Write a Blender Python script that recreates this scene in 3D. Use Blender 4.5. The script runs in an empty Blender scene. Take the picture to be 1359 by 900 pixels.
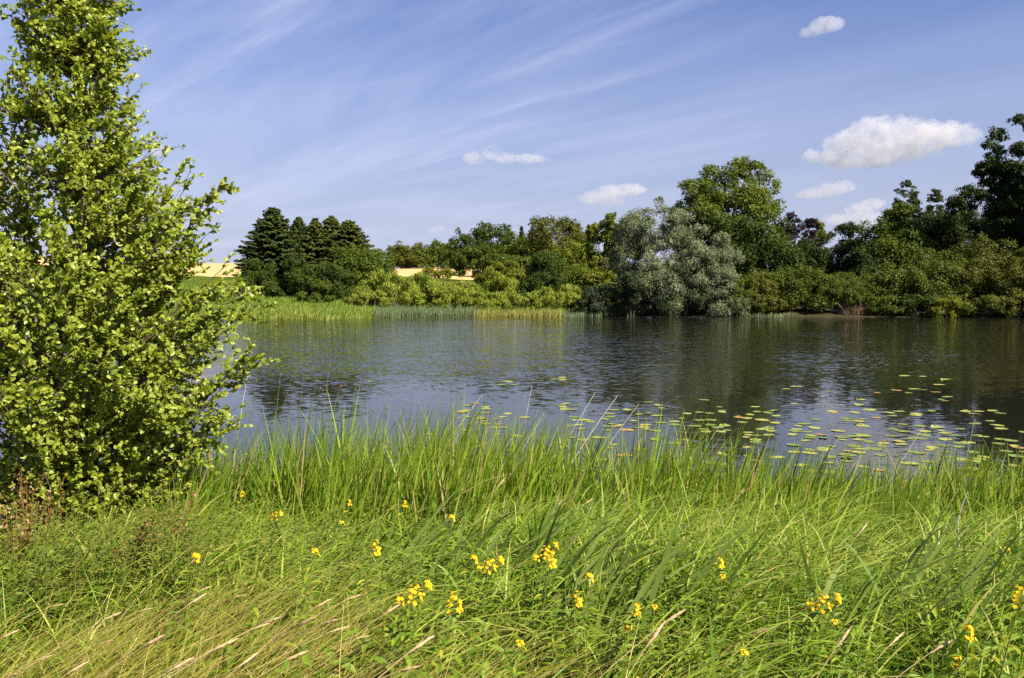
import bpy, bmesh, math, random
import numpy as np
from mathutils import Vector

scene = bpy.context.scene
COL = scene.collection

# ------------------------------------------------------------------ camera
FPX = 1057.0                      # focal length in photo pixels (photo is 1359 wide)
CAM_Z = 2.6
PITCH = math.atan((450 - 394) / FPX)
cam_d = bpy.data.cameras.new("camera")
cam_d.sensor_width = 36.0
cam_d.lens = 36.0 * FPX / 1359.0
cam_d.clip_start = 0.05
cam_d.clip_end = 20000
cam = bpy.data.objects.new("camera", cam_d)
cam.location = (0, 0, CAM_Z)
cam.rotation_euler = (math.radians(90) - PITCH, 0, 0)
COL.objects.link(cam)
scene.camera = cam

# ------------------------------------------------------------------ light
SUN_AZ, SUN_EL = math.radians(132), math.radians(43)
S = Vector((math.sin(SUN_AZ) * math.cos(SUN_EL), math.cos(SUN_AZ) * math.cos(SUN_EL), math.sin(SUN_EL)))
sun_d = bpy.data.lights.new("sun", 'SUN')
sun_d.energy = 5.0
sun_d.angle = math.radians(0.5)
sun_d.color = (1.0, 0.92, 0.76)
sun = bpy.data.objects.new("sun", sun_d)
sun.rotation_euler = (-S).to_track_quat('-Z', 'Y').to_euler()
COL.objects.link(sun)

scene.view_settings.view_transform = 'Standard'
scene.view_settings.look = 'None'
scene.view_settings.exposure = 1.42
scene.view_settings.gamma = 1.0
scene.cycles.max_bounces = 6
scene.cycles.diffuse_bounces = 3
scene.cycles.glossy_bounces = 2
scene.cycles.transmission_bounces = 4
scene.cycles.transparent_max_bounces = 6
scene.cycles.volume_bounces = 3
scene.cycles.volume_max_steps = 128
scene.cycles.volume_step_rate = 0.5
scene.cycles.use_denoising = False


def N(nt, typ, **kw):
    n = nt.nodes.new(typ)
    for k, v in kw.items():
        if k.startswith('i_'):
            n.inputs[k[2:].replace('_', ' ')].default_value = v
        else:
            setattr(n, k, v)
    return n


def math_node(nt, op, a, b=None, clamp=False):
    n = nt.nodes.new('ShaderNodeMath')
    n.operation = op
    n.use_clamp = clamp
    for i, v in enumerate((a, b)):
        if v is None:
            continue
        if isinstance(v, (int, float)):
            n.inputs[i].default_value = v
        else:
            nt.links.new(v, n.inputs[i])
    return n.outputs[0]


def maprange(nt, v, a, b, c=0.0, d=1.0):
    n = nt.nodes.new('ShaderNodeMapRange')
    n.interpolation_type = 'SMOOTHSTEP'
    nt.links.new(v, n.inputs['Value'])
    for k, x in zip(('From Min', 'From Max', 'To Min', 'To Max'), (a, b, c, d)):
        n.inputs[k].default_value = x
    return n.outputs['Result']


def build_world():
    w = bpy.data.worlds.new("World")
    scene.world = w
    w.use_nodes = True
    nt = w.node_tree
    nt.nodes.clear()
    L = nt.links.new
    out = N(nt, 'ShaderNodeOutputWorld')
    bg = N(nt, 'ShaderNodeBackground')
    bg.inputs['Strength'].default_value = 0.0515
    L(bg.outputs[0], out.inputs[0])
    sky = N(nt, 'ShaderNodeTexSky', sky_type='NISHITA')
    sky.sun_disc = False
    sky.sun_elevation = SUN_EL
    sky.sun_rotation = SUN_AZ
    sky.altitude = 50
    sky.air_density = 1.0
    sky.dust_density = 0.6
    sky.ozone_density = 2.6
    hs = N(nt, 'ShaderNodeHueSaturation')
    hs.inputs['Hue'].default_value = 0.518
    hs.inputs['Saturation'].default_value = 1.27
    L(sky.outputs[0], hs.inputs['Color'])
    # thin cirrus lies on a high flat layer: divide the view direction by its height
    tc = N(nt, 'ShaderNodeTexCoord')
    sep = N(nt, 'ShaderNodeSeparateXYZ')
    L(tc.outputs['Generated'], sep.inputs[0])
    z = math_node(nt, 'MAXIMUM', sep.outputs['Z'], 0.015)
    zz = math_node(nt, 'ADD', z, 0.06)
    px = math_node(nt, 'DIVIDE', sep.outputs['X'], zz)
    py = math_node(nt, 'DIVIDE', sep.outputs['Y'], zz)
    comb = N(nt, 'ShaderNodeCombineXYZ')
    L(px, comb.inputs[0])
    L(py, comb.inputs[1])
    rot = N(nt, 'ShaderNodeMapping')
    rot.inputs['Rotation'].default_value = (0, 0, math.radians(-134))   # streaks run along local x
    L(comb.outputs[0], rot.inputs[0])

    def streak(scale, off, detail, distort, lo, hi, rough=0.6):
        m = N(nt, 'ShaderNodeMapping')
        m.inputs['Scale'].default_value = scale
        m.inputs['Location'].default_value = off
        L(rot.outputs[0], m.inputs[0])
        n = N(nt, 'ShaderNodeTexNoise')
        n.inputs['Scale'].default_value = 1.0
        n.inputs['Detail'].default_value = detail
        n.inputs['Roughness'].default_value = rough
        n.inputs['Distortion'].default_value = distort
        L(m.outputs[0], n.inputs['Vector'])
        return maprange(nt, n.outputs['Fac'], lo, hi)

    veil = streak((0.20, 0.75, 1), (3.1, 1.7, 0), 6, 1.1, 0.36, 0.74)
    fine = streak((0.42, 2.6, 1), (8.3, 4.2, 0), 7, 0.9, 0.44, 0.80)
    fib = streak((0.7, 9.0, 1), (1.3, 2.2, 0), 5, 0.5, 0.35, 0.8)
    # more veil to the left of the view, clearer to the right
    az = math_node(nt, 'ARCTAN2', sep.outputs['X'], sep.outputs['Y'])
    left = maprange(nt, az, -0.1, 0.5, 1.0, 0.30)
    a = math_node(nt, 'MULTIPLY', veil, 0.46)
    b = math_node(nt, 'MULTIPLY', fine, math_node(nt, 'ADD', math_node(nt, 'MULTIPLY', fib, 0.34), 0.22))
    tot = math_node(nt, 'MULTIPLY', math_node(nt, 'ADD', a, b), left)
    low = maprange(nt, sep.outputs['Z'], 0.0, 0.42, 0.92, 0.0)          # milky horizon
    pre = N(nt, 'ShaderNodeMix', data_type='RGBA')
    L(low, pre.inputs['Factor'])
    L(hs.outputs[0], pre.inputs['A'])
    pre.inputs['B'].default_value = (3.65, 3.85, 5.25, 1)
    mix = N(nt, 'ShaderNodeMix', data_type='RGBA')
    L(tot, mix.inputs['Factor'])
    L(pre.outputs['Result'], mix.inputs['A'])
    mix.inputs['B'].default_value = (5.0, 5.4, 7.2, 1)
    L(mix.outputs['Result'], bg.inputs['Color'])
    try:
        w.cycles.sampling_method = 'MANUAL'
        w.cycles.sample_map_resolution = 512
    except Exception:
        pass


build_world()

# ------------------------------------------------------------------ helpers
rng = np.random.default_rng(7)
random.seed(7)


def px2world(px, py, D):
    """point on the ray through photo pixel (px,py) whose world y is D"""
    a, b = (px - 679.5) / FPX, (450 - py) / FPX
    c, s = math.cos(PITCH), math.sin(PITCH)
    d = np.array([a, c + b * s, -s + b * c])
    d = d * (D / d[1])
    return np.array([d[0], D, CAM_Z + d[2]])


def xof(px, D):
    return px2world(px, 394, D)[0]


def zof(py, D):
    return px2world(680, py, D)[2]


def norm(v):
    return v / np.maximum(np.linalg.norm(v, axis=-1, keepdims=True), 1e-9)


class Geo:
    """collects vertex and face arrays, then links them as ONE mesh object"""
    def __init__(self):
        self.V, self.T, self.F = [], [], []
        self.n = 0

    def add(self, V, faces, tint=0.5):
        V = np.asarray(V, float).reshape(-1, 3)
        t = np.full(len(V), tint, float) if np.isscalar(tint) else np.asarray(tint, float)
        self.V.append(V)
        self.T.append(t)
        if isinstance(faces, np.ndarray):
            faces = [faces]
        for f in faces:
            self.F.append(np.asarray(f, np.int64) + self.n)
        self.n += len(V)

    def mesh(self, name, mat, smooth=False):
        V = np.concatenate(self.V)
        T = np.concatenate(self.T)
        me = bpy.data.meshes.new(name)
        me.vertices.add(len(V))
        me.vertices.foreach_set('co', V.astype(np.float32).ravel())
        sizes = np.concatenate([np.full(len(f), f.shape[1], np.int32) for f in self.F])
        idx = np.concatenate([f.ravel() for f in self.F]).astype(np.int32)
        start = np.zeros(len(sizes), np.int32)
        start[1:] = np.cumsum(sizes)[:-1]
        me.loops.add(len(idx))
        me.loops.foreach_set('vertex_index', idx)
        me.polygons.add(len(sizes))
        me.polygons.foreach_set('loop_start', start)
        me.polygons.foreach_set('loop_total', sizes)
        if smooth:
            me.polygons.foreach_set('use_smooth', np.ones(len(sizes), bool))
        at = me.attributes.new('tint', 'FLOAT', 'POINT')
        at.data.foreach_set('value', np.clip(T, 0, 1).astype(np.float32))
        if mat:
            me.materials.append(mat)
        me.update(calc_edges=True)
        me.validate()
        return me

    def build(self, name, mat, parent=None, smooth=False):
        o = bpy.data.objects.new(name, self.mesh(name, mat, smooth))
        COL.objects.link(o)
        if parent:
            o.parent = parent
        return o


def tag(o, label=None, cat=None, group=None, kind=None):
    if label: o['label'] = label
    if cat: o['category'] = cat
    if group: o['group'] = group
    if kind: o['kind'] = kind
    return o


def empty(name, loc, label, cat, group=None):
    o = bpy.data.objects.new(name, None)
    o.location = loc
    o.empty_display_size = 0.2
    COL.objects.link(o)
    return tag(o, label, cat, group)


def copy_thing(o, label=None, group=None):
    c = o.copy()
    COL.objects.link(c)
    for ch in list(o.children):
        d = ch.copy()
        COL.objects.link(d)
        d.parent = c
    if label: c['label'] = label
    if group: c['group'] = group
    return c


def tube(g, pts, radii, sides=6, tint=0.5):
    pts = np.asarray(pts, float)
    n = len(pts)
    t = norm(np.gradient(pts, axis=0))
    ref = np.array([0.31, 0.17, 0.93]) if abs(t[0][2]) < 0.8 else np.array([0.95, 0.2, 0.1])
    u = norm(np.cross(t, ref))
    v = np.cross(t, u)
    a = np.linspace(0, 2 * np.pi, sides, endpoint=False)
    ring = np.cos(a)[None, :, None] * u[:, None, :] + np.sin(a)[None, :, None] * v[:, None, :]
    V = pts[:, None, :] + ring * np.asarray(radii, float)[:, None, None]
    i = np.arange(n - 1)[:, None] * sides
    j = np.arange(sides)[None, :]
    k = (j + 1) % sides
    F = np.stack([i + j, i + k, i + sides + k, i + sides + j], -1).reshape(-1, 4)
    g.add(V, F, tint)


def kites(g, C, Nn, size, aspect=0.6, axis=None, axis_mix=0.0, tint=None, fold=0.15):
    """one bent kite-shaped leaf (or spray of leaves) at each point"""
    n = len(C)
    r = rng.normal(size=(n, 3))
    t = norm(np.cross(Nn, r))
    if axis is not None:
        t = norm(t * (1 - axis_mix) + axis * axis_mix)
        t = norm(t - Nn * np.sum(t * Nn, -1, keepdims=True) * 0.6)
    b = norm(np.cross(Nn, t))
    L = (size * rng.uniform(0.7, 1.3, n))[:, None]
    W = L * aspect * rng.uniform(0.7, 1.25, n)[:, None]
    m = rng.uniform(0.35, 0.65, n)[:, None]
    f = Nn * L * fold
    V = np.stack([C - t * L * 0.5, C + t * L * (m - .5) + b * W * .5 - f, C + t * L * 0.5, C + t * L * (m - .5) - b * W * .5 - f], 1)
    F = np.arange(n * 4).reshape(n, 4)
    T = rng.uniform(0, 1, n) if tint is None else tint
    g.add(V, F, np.repeat(T, 4))


# leaf outline with a centre fold: (along, half width)
_LS = [(0.10, 0.10), (0.34, 0.36), (0.64, 0.46), (0.88, 0.28)]


def leaves(g, P, d, nrm, L, wid=0.9, tint=None, curl=0.12, outline=_LS):
    """full leaves: P base points, d pointing direction, nrm upper side"""
    n = len(P)
    d = norm(d)
    b = norm(np.cross(d, nrm))
    u = np.cross(b, d)
    L = np.asarray(L, float).reshape(-1, 1) * np.ones((n, 1))
    parts = [P]
    for s, w in outline:
        mid = P + d * L * s - u * L * curl * s * s * 2
        side = b * L * w * wid
        up = u * L * w * 0.28
        parts += [mid - side + up, mid, mid + side + up]
    parts.append(P + d * L - u * L * curl * 2)
    V = np.stack(parts, 1)
    k = V.shape[1]
    base = (np.arange(n) * k)[:, None]
    q, t3 = [], [[0, 2, 1], [0, 3, 2]]
    m = len(outline)
    for i in range(m - 1):
        a = 1 + 3 * i
        q += [[a, a + 1, a + 4, a + 3], [a + 1, a + 2, a + 5, a + 4]]
    a = 1 + 3 * (m - 1)
    t3 += [[a, a + 1, k - 1], [a + 1, a + 2, k - 1]]
    F4 = (base[:, :, None] + np.array(q)[None]).reshape(-1, 4)
    F3 = (base[:, :, None] + np.array(t3)[None]).reshape(-1, 3)
    T = rng.uniform(0, 1, n) if tint is None else tint
    g.add(V, [F4, F3], np.repeat(T, k))


def blades(g, P, h, w, lean, bend, tint=None, seg=4, face=None, taper=0.75, kink=0.0):
    """grass blades: roots P, height h, width w, lean (n,2) horizontal vector per unit height, extra bend at the tip"""
    n = len(P)
    h = np.asarray(h)[:, None]
    face = rng.uniform(0, np.pi, n) if face is None else face
    b = np.stack([np.cos(face), np.sin(face), np.zeros(n)], -1)
    rows = []
    for i in range(seg + 1):
        t = i / seg
        hor = np.concatenate([lean, np.zeros((n, 1))], 1)
        q = t + bend[:, None] * t * t
        p = P + hor * h * q
        p[:, 2:] += h * (t - np.minimum(0.5 * bend[:, None] * t ** 3, 0.75 * t))
        ww = (w * (1 - t ** 1.6) ** taper)[:, None] if i < seg else w[:, None] * 0.04
        rows += [p - b * ww * .5, p + b * ww * .5]
    V = np.stack(rows, 1)
    k = 2 * (seg + 1)
    base = (np.arange(n) * k)[:, None, None]
    q = np.array([[2 * i, 2 * i + 1, 2 * i + 3, 2 * i + 2] for i in range(seg)])[None]
    T = rng.uniform(0, 1, n) if tint is None else tint
    g.add(V, (base + q).reshape(-1, 4), np.repeat(T, k))


# ------------------------------------------------------------------ materials
def new_mat(name):
    m = bpy.data.materials.new(name)
    m.use_nodes = True
    m.node_tree.nodes.clear()
    return m, m.node_tree, N(m.node_tree, 'ShaderNodeOutputMaterial')


def ramp(nt, fac, stops):
    r = N(nt, 'ShaderNodeValToRGB')
    e = r.color_ramp.elements
    while len(e) < len(stops):
        e.new(0.5)
    for el, (p, c) in zip(e, stops):
        el.position = p
        el.color = (*c, 1)
    nt.links.new(fac, r.inputs[0])
    return r.outputs[0]


def leaf_mat(name, stops, trans=0.35, rough=0.5, spec=0.35, tcol=(1.25, 1.15, 0.45), vary=0.0):
    """diffuse leaf with some light coming through; 'tint' picks the leaf's own colour"""
    m, nt, out = new_mat(name)
    L = nt.links.new
    at = N(nt, 'ShaderNodeAttribute', attribute_name='tint')
    fac = at.outputs['Fac']
    c = ramp(nt, fac, stops)
    p = N(nt, 'ShaderNodeBsdfPrincipled')
    p.inputs['Roughness'].default_value = rough
    p.inputs['Specular IOR Level'].default_value = spec
    L(c, p.inputs['Base Color'])
    tr = N(nt, 'ShaderNodeBsdfTranslucent')
    mx = N(nt, 'ShaderNodeMix', data_type='RGBA', blend_type='MULTIPLY')
    mx.inputs['Factor'].default_value = 1.0
    L(c, mx.inputs['A'])
    mx.inputs['B'].default_value = (*tcol, 1)
    L(mx.outputs['Result'], tr.inputs['Color'])
    ms = N(nt, 'ShaderNodeMixShader')
    ms.inputs[0].default_value = trans
    L(p.outputs[0], ms.inputs[1])
    L(tr.outputs[0], ms.inputs[2])
    L(ms.outputs[0], out.inputs[0])
    return m


def noise_mat(name, stops, scale, rough=0.9, bump=0.0, detail=5, stretch=(1, 1, 1)):
    m, nt, out = new_mat(name)
    L = nt.links.new
    tc = N(nt, 'ShaderNodeTexCoord')
    mp = N(nt, 'ShaderNodeMapping')
    mp.inputs['Scale'].default_value = stretch
    L(tc.outputs['Object'], mp.inputs[0])
    n = N(nt, 'ShaderNodeTexNoise')
    n.inputs['Scale'].default_value = scale
    n.inputs['Detail'].default_value = detail
    L(mp.outputs[0], n.inputs['Vector'])
    p = N(nt, 'ShaderNodeBsdfPrincipled')
    p.inputs['Roughness'].default_value = rough
    p.inputs['Specular IOR Level'].default_value = 0.2
    L(ramp(nt, n.outputs['Fac'], stops), p.inputs['Base Color'])
    if bump:
        bn = N(nt, 'ShaderNodeBump')
        bn.inputs['Distance'].default_value = bump
        L(n.outputs['Fac'], bn.inputs['Height'])
        L(bn.outputs[0], p.inputs['Normal'])
    L(p.outputs[0], out.inputs[0])
    return m


M = {}
M['bark'] = noise_mat('bark', [(0.3, (0.045, 0.036, 0.028)), (0.7, (0.13, 0.11, 0.085))], 6, bump=0.02, stretch=(3, 3, .6))
M['alder_bark'] = noise_mat('alder_bark', [(0.3, (0.05, 0.038, 0.028)), (0.7, (0.16, 0.125, 0.09))], 22, bump=0.01, stretch=(2, 2, .8))
M['pale_bark'] = noise_mat('pale_bark', [(0.35, (0.22, 0.16, 0.10)), (0.7, (0.45, 0.36, 0.25))], 4, bump=0.02, stretch=(3, 3, .6))
M['alder'] = leaf_mat('alder_leaf', [(0, (0.105, 0.165, 0.012)), (.5, (0.235, 0.290, 0.026)), (.92, (0.38, 0.41, 0.065)), (1, (0.42, 0.30, 0.03))], 0.42, 0.42, 0.45)
M['dark_green'] = leaf_mat('dark_green_leaf', [(0, (0.024, 0.044, 0.005)), (1, (0.062, 0.090, 0.011))], 0.25, rough=.62, spec=.16)
M['mid_green'] = leaf_mat('mid_green_leaf', [(0, (0.042, 0.072, 0.006)), (1, (0.098, 0.128, 0.014))], 0.3, rough=.62, spec=.16)
M['olive'] = leaf_mat('olive_leaf', [(0, (0.050, 0.068, 0.008)), (1, (0.115, 0.118, 0.018))], 0.3, rough=.62, spec=.16)
M['light_green'] = leaf_mat('light_green_leaf', [(0, (0.085, 0.115, 0.008)), (1, (0.180, 0.195, 0.020))], 0.35, rough=.62, spec=.16)
M['sallow'] = leaf_mat('sallow_leaf', [(0, (0.125, 0.175, 0.018)), (.8, (0.245, 0.290, 0.040)), (1, (0.30, 0.30, 0.06))], 0.4, rough=.62, spec=.16)
M['bank_green'] = leaf_mat('bank_shrub_leaf', [(0, (0.038, 0.064, 0.006)), (.85, (0.098, 0.125, 0.015)), (1, (0.15, 0.155, 0.04))], 0.3, rough=.62, spec=.16)
M['shade_green'] = leaf_mat('shade_green_leaf', [(0, (0.013, 0.026, 0.003)), (1, (0.038, 0.056, 0.007))], 0.2, rough=.62, spec=.16)  # dark-leaved trees, colour darkened further to stand for shade on the right bank
M['silver'] = leaf_mat('silver_willow_leaf', [(0, (0.070, 0.090, 0.038)), (.6, (0.135, 0.160, 0.082)), (1, (0.24, 0.26, 0.17))], 0.22, tcol=(1.1, 1.1, .7), rough=.62, spec=.16)
M['blue_willow'] = leaf_mat('bluish_willow_leaf', [(0, (0.020, 0.036, 0.012)), (1, (0.055, 0.075, 0.030))], 0.2, tcol=(1, 1, .7), rough=.62, spec=.16)
M['poplar'] = leaf_mat('poplar_leaf', [(0, (0.055, 0.086, 0.008)), (1, (0.135, 0.165, 0.020))], 0.3, rough=.6, spec=.18)
M['needle'] = leaf_mat('fir_needles', [(0, (0.018, 0.036, 0.008)), (.8, (0.055, 0.076, 0.014)), (1, (0.095, 0.100, 0.024))], 0.1, rough=.62, spec=.16)
M['needle_warm'] = leaf_mat('spruce_needles', [(0, (0.026, 0.042, 0.008)), (.7, (0.076, 0.090, 0.014)), (1, (0.12, 0.110, 0.03))], 0.1, rough=.62, spec=.16)
M['purple'] = leaf_mat('copper_beech_leaf', [(0, (0.012, 0.008, 0.014)), (1, (0.036, 0.020, 0.032))], 0.15, tcol=(1.2, .6, .8), rough=.62, spec=.16)
M['birch'] = leaf_mat('birch_leaf', [(0, (0.030, 0.046, 0.008)), (1, (0.072, 0.088, 0.02))], 0.25, rough=.62, spec=.16)
M['dead'] = leaf_mat('dead_brush', [(0, (0.12, 0.075, 0.045)), (1, (0.26, 0.18, 0.11))], 0.1, tcol=(1, 1, 1))
M['grass'] = leaf_mat('grass_blade', [(0, (0.062, 0.140, 0.009)), (.55, (0.185, 0.275, 0.022)), (.86, (0.32, 0.37, 0.055)), (1, (0.44, 0.33, 0.13))], 0.36, .5, .28)
M['dry'] = leaf_mat('dry_grass_blade', [(0, (0.20, 0.22, 0.02)), (.4, (0.40, 0.33, 0.06)), (1, (0.66, 0.50, 0.20))], 0.3, .5, .3, tcol=(1.1, 1, .7))
M['reed'] = leaf_mat('reed_blade', [(0, (0.070, 0.135, 0.010)), (.60, (0.200, 0.285, 0.024)), (.90, (0.33, 0.38, 0.060)), (.93, (0.34, 0.27, 0.10)), (1, (0.42, 0.31, 0.14))], 0.40, .45, .32)
M['far_reed'] = leaf_mat('far_reed_blade', [(0, (0.090, 0.160, 0.014)), (.75, (0.175, 0.255, 0.032)), (1, (0.38, 0.32, 0.10))], 0.35)
M['grey_reed'] = leaf_mat('grey_reed_blade', [(0, (0.10, 0.15, 0.06)), (1, (0.22, 0.26, 0.13))], 0.3)
M['iris'] = leaf_mat('iris_blade', [(0, (0.085, 0.145, 0.024)), (1, (0.19, 0.245, 0.055))], 0.3, .5, .28, tcol=(1.1, 1.1, .6))
M['herb'] = leaf_mat('herb_leaf', [(0, (0.080, 0.150, 0.008)), (.8, (0.175, 0.265, 0.018)), (1, (0.34, 0.34, 0.03))], 0.38)
M['nettle'] = leaf_mat('herb_leaf_dull', [(0, (0.065, 0.100, 0.010)), (.7, (0.145, 0.180, 0.022)), (.9, (0.27, 0.22, 0.04)), (1, (0.38, 0.20, 0.07))], 0.3)
M['petal'] = leaf_mat('yellow_petal', [(0, (0.70, 0.38, 0.004)), (1, (0.84, 0.54, 0.010))], 0.3, .6, .2, tcol=(1, 1, .8))
M['stem'] = leaf_mat('green_stem', [(0, (0.09, 0.13, 0.02)), (1, (0.17, 0.17, 0.04))], 0.1)
M['straw'] = leaf_mat('straw', [(0, (0.42, 0.30, 0.12)), (1, (0.62, 0.48, 0.25))], 0.2, tcol=(1, 1, .9))
M['seed'] = leaf_mat('seed_head', [(0, (0.36, 0.25, 0.11)), (1, (0.62, 0.47, 0.26))], 0.25, tcol=(1, 1, .9))
M['bleached'] = leaf_mat('bleached_stem', [(0, (0.42, 0.38, 0.32)), (1, (0.62, 0.58, 0.5))], 0.1, tcol=(1, 1, 1))
M['rust'] = leaf_mat('rusty_seed', [(0, (0.14, 0.06, 0.025)), (1, (0.30, 0.16, 0.07))], 0.15, tcol=(1, 1, 1))
M['wheat'] = noise_mat('ripe_wheat', [(0.3, (0.40, 0.25, 0.105)), (0.7, (0.50, 0.33, 0.15))], 0.35, bump=0.0, stretch=(.3, 1.5, 1))

# ------------------------------------------------------------------ terrain
def y_near(x):
    return 8.9 + 0.35 * np.sin(0.55 * x + 1.0) + 0.15 * np.sin(1.7 * x)


FX = [-400, -170, -130, -90, -60, -40, -22, -17, -13, 0, 20, 40, 62, 90, 130, 170, 400]
FY = [20, 25, 55, 82, 90, 92, 94, 101, 105.5, 106.8, 107.3, 105.3, 100.8, 94, 62, 25, 20]


def y_far(x):
    return np.interp(x, FX, FY)


def terrain_z(x, y):
    x = np.asarray(x, float)
    y = np.asarray(y, float)
    # near bank
    d = y_near(x) - y
    near = np.interp(d, [-60, -8, -1.2, 0, 0.9, 2.9, 4.9, 7.0, 30], [-1.6, -1.3, -0.32, -0.02, 0.15, 0.53, 0.84, 1.0, 1.4])
    near = near + (0.03 * np.sin(2.1 * x + 1.3 * y) + 0.025 * np.sin(3.7 * x - 2.2 * y + 1)) * np.clip(d, 0, 1)
    # far bank and hills
    e = y - y_far(x)
    far = np.interp(e, [-60, -6, -0.5, 0.6, 2, 35, 145, 225, 285, 500, 1500, 4000],
                    [-1.6, -1.2, -0.05, 0.18, 0.5, 2.7, 8.0, 13.0, 15.6, 15.0, 6.0, 0.0])
    far = far + np.clip(e, 0, 40) / 40 * (0.35 * np.sin(0.06 * x + 0.04 * y) + 0.2 * np.sin(0.17 * x + 1.7))
    # the wheat hill stands a little higher on the left
    far = far + np.clip((e - 100) / 200, 0, 1) * np.clip((-x - 40) / 120, 0, 1) * 1.2
    return np.maximum(near, far)


def axis_steps(lo, hi, d0, gr):
    a = [0.0]
    d = d0
    while a[-1] < hi:
        a.append(a[-1] + d)
        d *= gr
    b = [0.0]
    d = d0
    while b[-1] > lo:
        b.append(b[-1] - d)
        d *= gr
    return np.array(b[:0:-1] + a)


def build_ground():
    xs = axis_steps(-4000, 4000, 0.35, 1.045)
    ys = np.concatenate([np.arange(-30, 0, 2.0), np.arange(0, 13, 0.25), np.arange(13, 88, 3.0), np.arange(88, 125, 0.8),
                         np.arange(125, 420, 5.0), 420 * 1.15 ** np.arange(0, 18)])
    X, Y = np.meshgrid(xs, ys)
    Z = terrain_z(X, Y)
    V = np.stack([X, Y, Z], -1).reshape(-1, 3)
    nx, ny = len(xs), len(ys)
    i = (np.arange(ny - 1)[:, None] * nx + np.arange(nx - 1)[None, :])
    F = np.stack([i, i + 1, i + nx + 1, i + nx], -1).reshape(-1, 4)
    g = Geo()
    g.add(V, F)
    m, nt, out = new_mat('meadow_soil')
    L = nt.links.new
    tc = N(nt, 'ShaderNodeTexCoord')
    n1 = N(nt, 'ShaderNodeTexNoise')
    n1.inputs['Scale'].default_value = 0.06
    n1.inputs['Detail'].default_value = 6
    L(tc.outputs['Object'], n1.inputs['Vector'])
    n2 = N(nt, 'ShaderNodeTexNoise')
    n2.inputs['Scale'].default_value = 9.0
    n2.inputs['Detail'].default_value = 6
    L(tc.outputs['Object'], n2.inputs['Vector'])
    c1 = ramp(nt, n1.outputs['Fac'], [(0.35, (0.060, 0.095, 0.012)), (0.65, (0.13, 0.15, 0.028))])
    c2 = ramp(nt, n2.outputs['Fac'], [(0.3, (0.35, 0.32, 0.25)), (0.7, (1.0, 1.0, 1.0))])
    mx = N(nt, 'ShaderNodeMix', data_type='RGBA', blend_type='MULTIPLY')
    mx.inputs['Factor'].default_value = 0.8
    L(c1, mx.inputs['A'])
    L(c2, mx.inputs['B'])
    geo = N(nt, 'ShaderNodeNewGeometry')
    sp = N(nt, 'ShaderNodeSeparateXYZ')
    L(geo.outputs['Position'], sp.inputs[0])
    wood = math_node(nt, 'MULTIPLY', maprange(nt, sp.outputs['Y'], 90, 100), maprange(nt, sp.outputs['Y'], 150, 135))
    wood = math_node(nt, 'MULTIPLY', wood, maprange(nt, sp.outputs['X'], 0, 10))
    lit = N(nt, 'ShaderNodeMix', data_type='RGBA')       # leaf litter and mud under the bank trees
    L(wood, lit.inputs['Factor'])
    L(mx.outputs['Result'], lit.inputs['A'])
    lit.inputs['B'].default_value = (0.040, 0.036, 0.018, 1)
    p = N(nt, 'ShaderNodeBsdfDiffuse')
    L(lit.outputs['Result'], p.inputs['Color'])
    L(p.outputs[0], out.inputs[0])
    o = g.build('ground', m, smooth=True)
    tag(o, 'grassy bank, lake bed and low hills around the water', 'ground', kind='structure')


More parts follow.
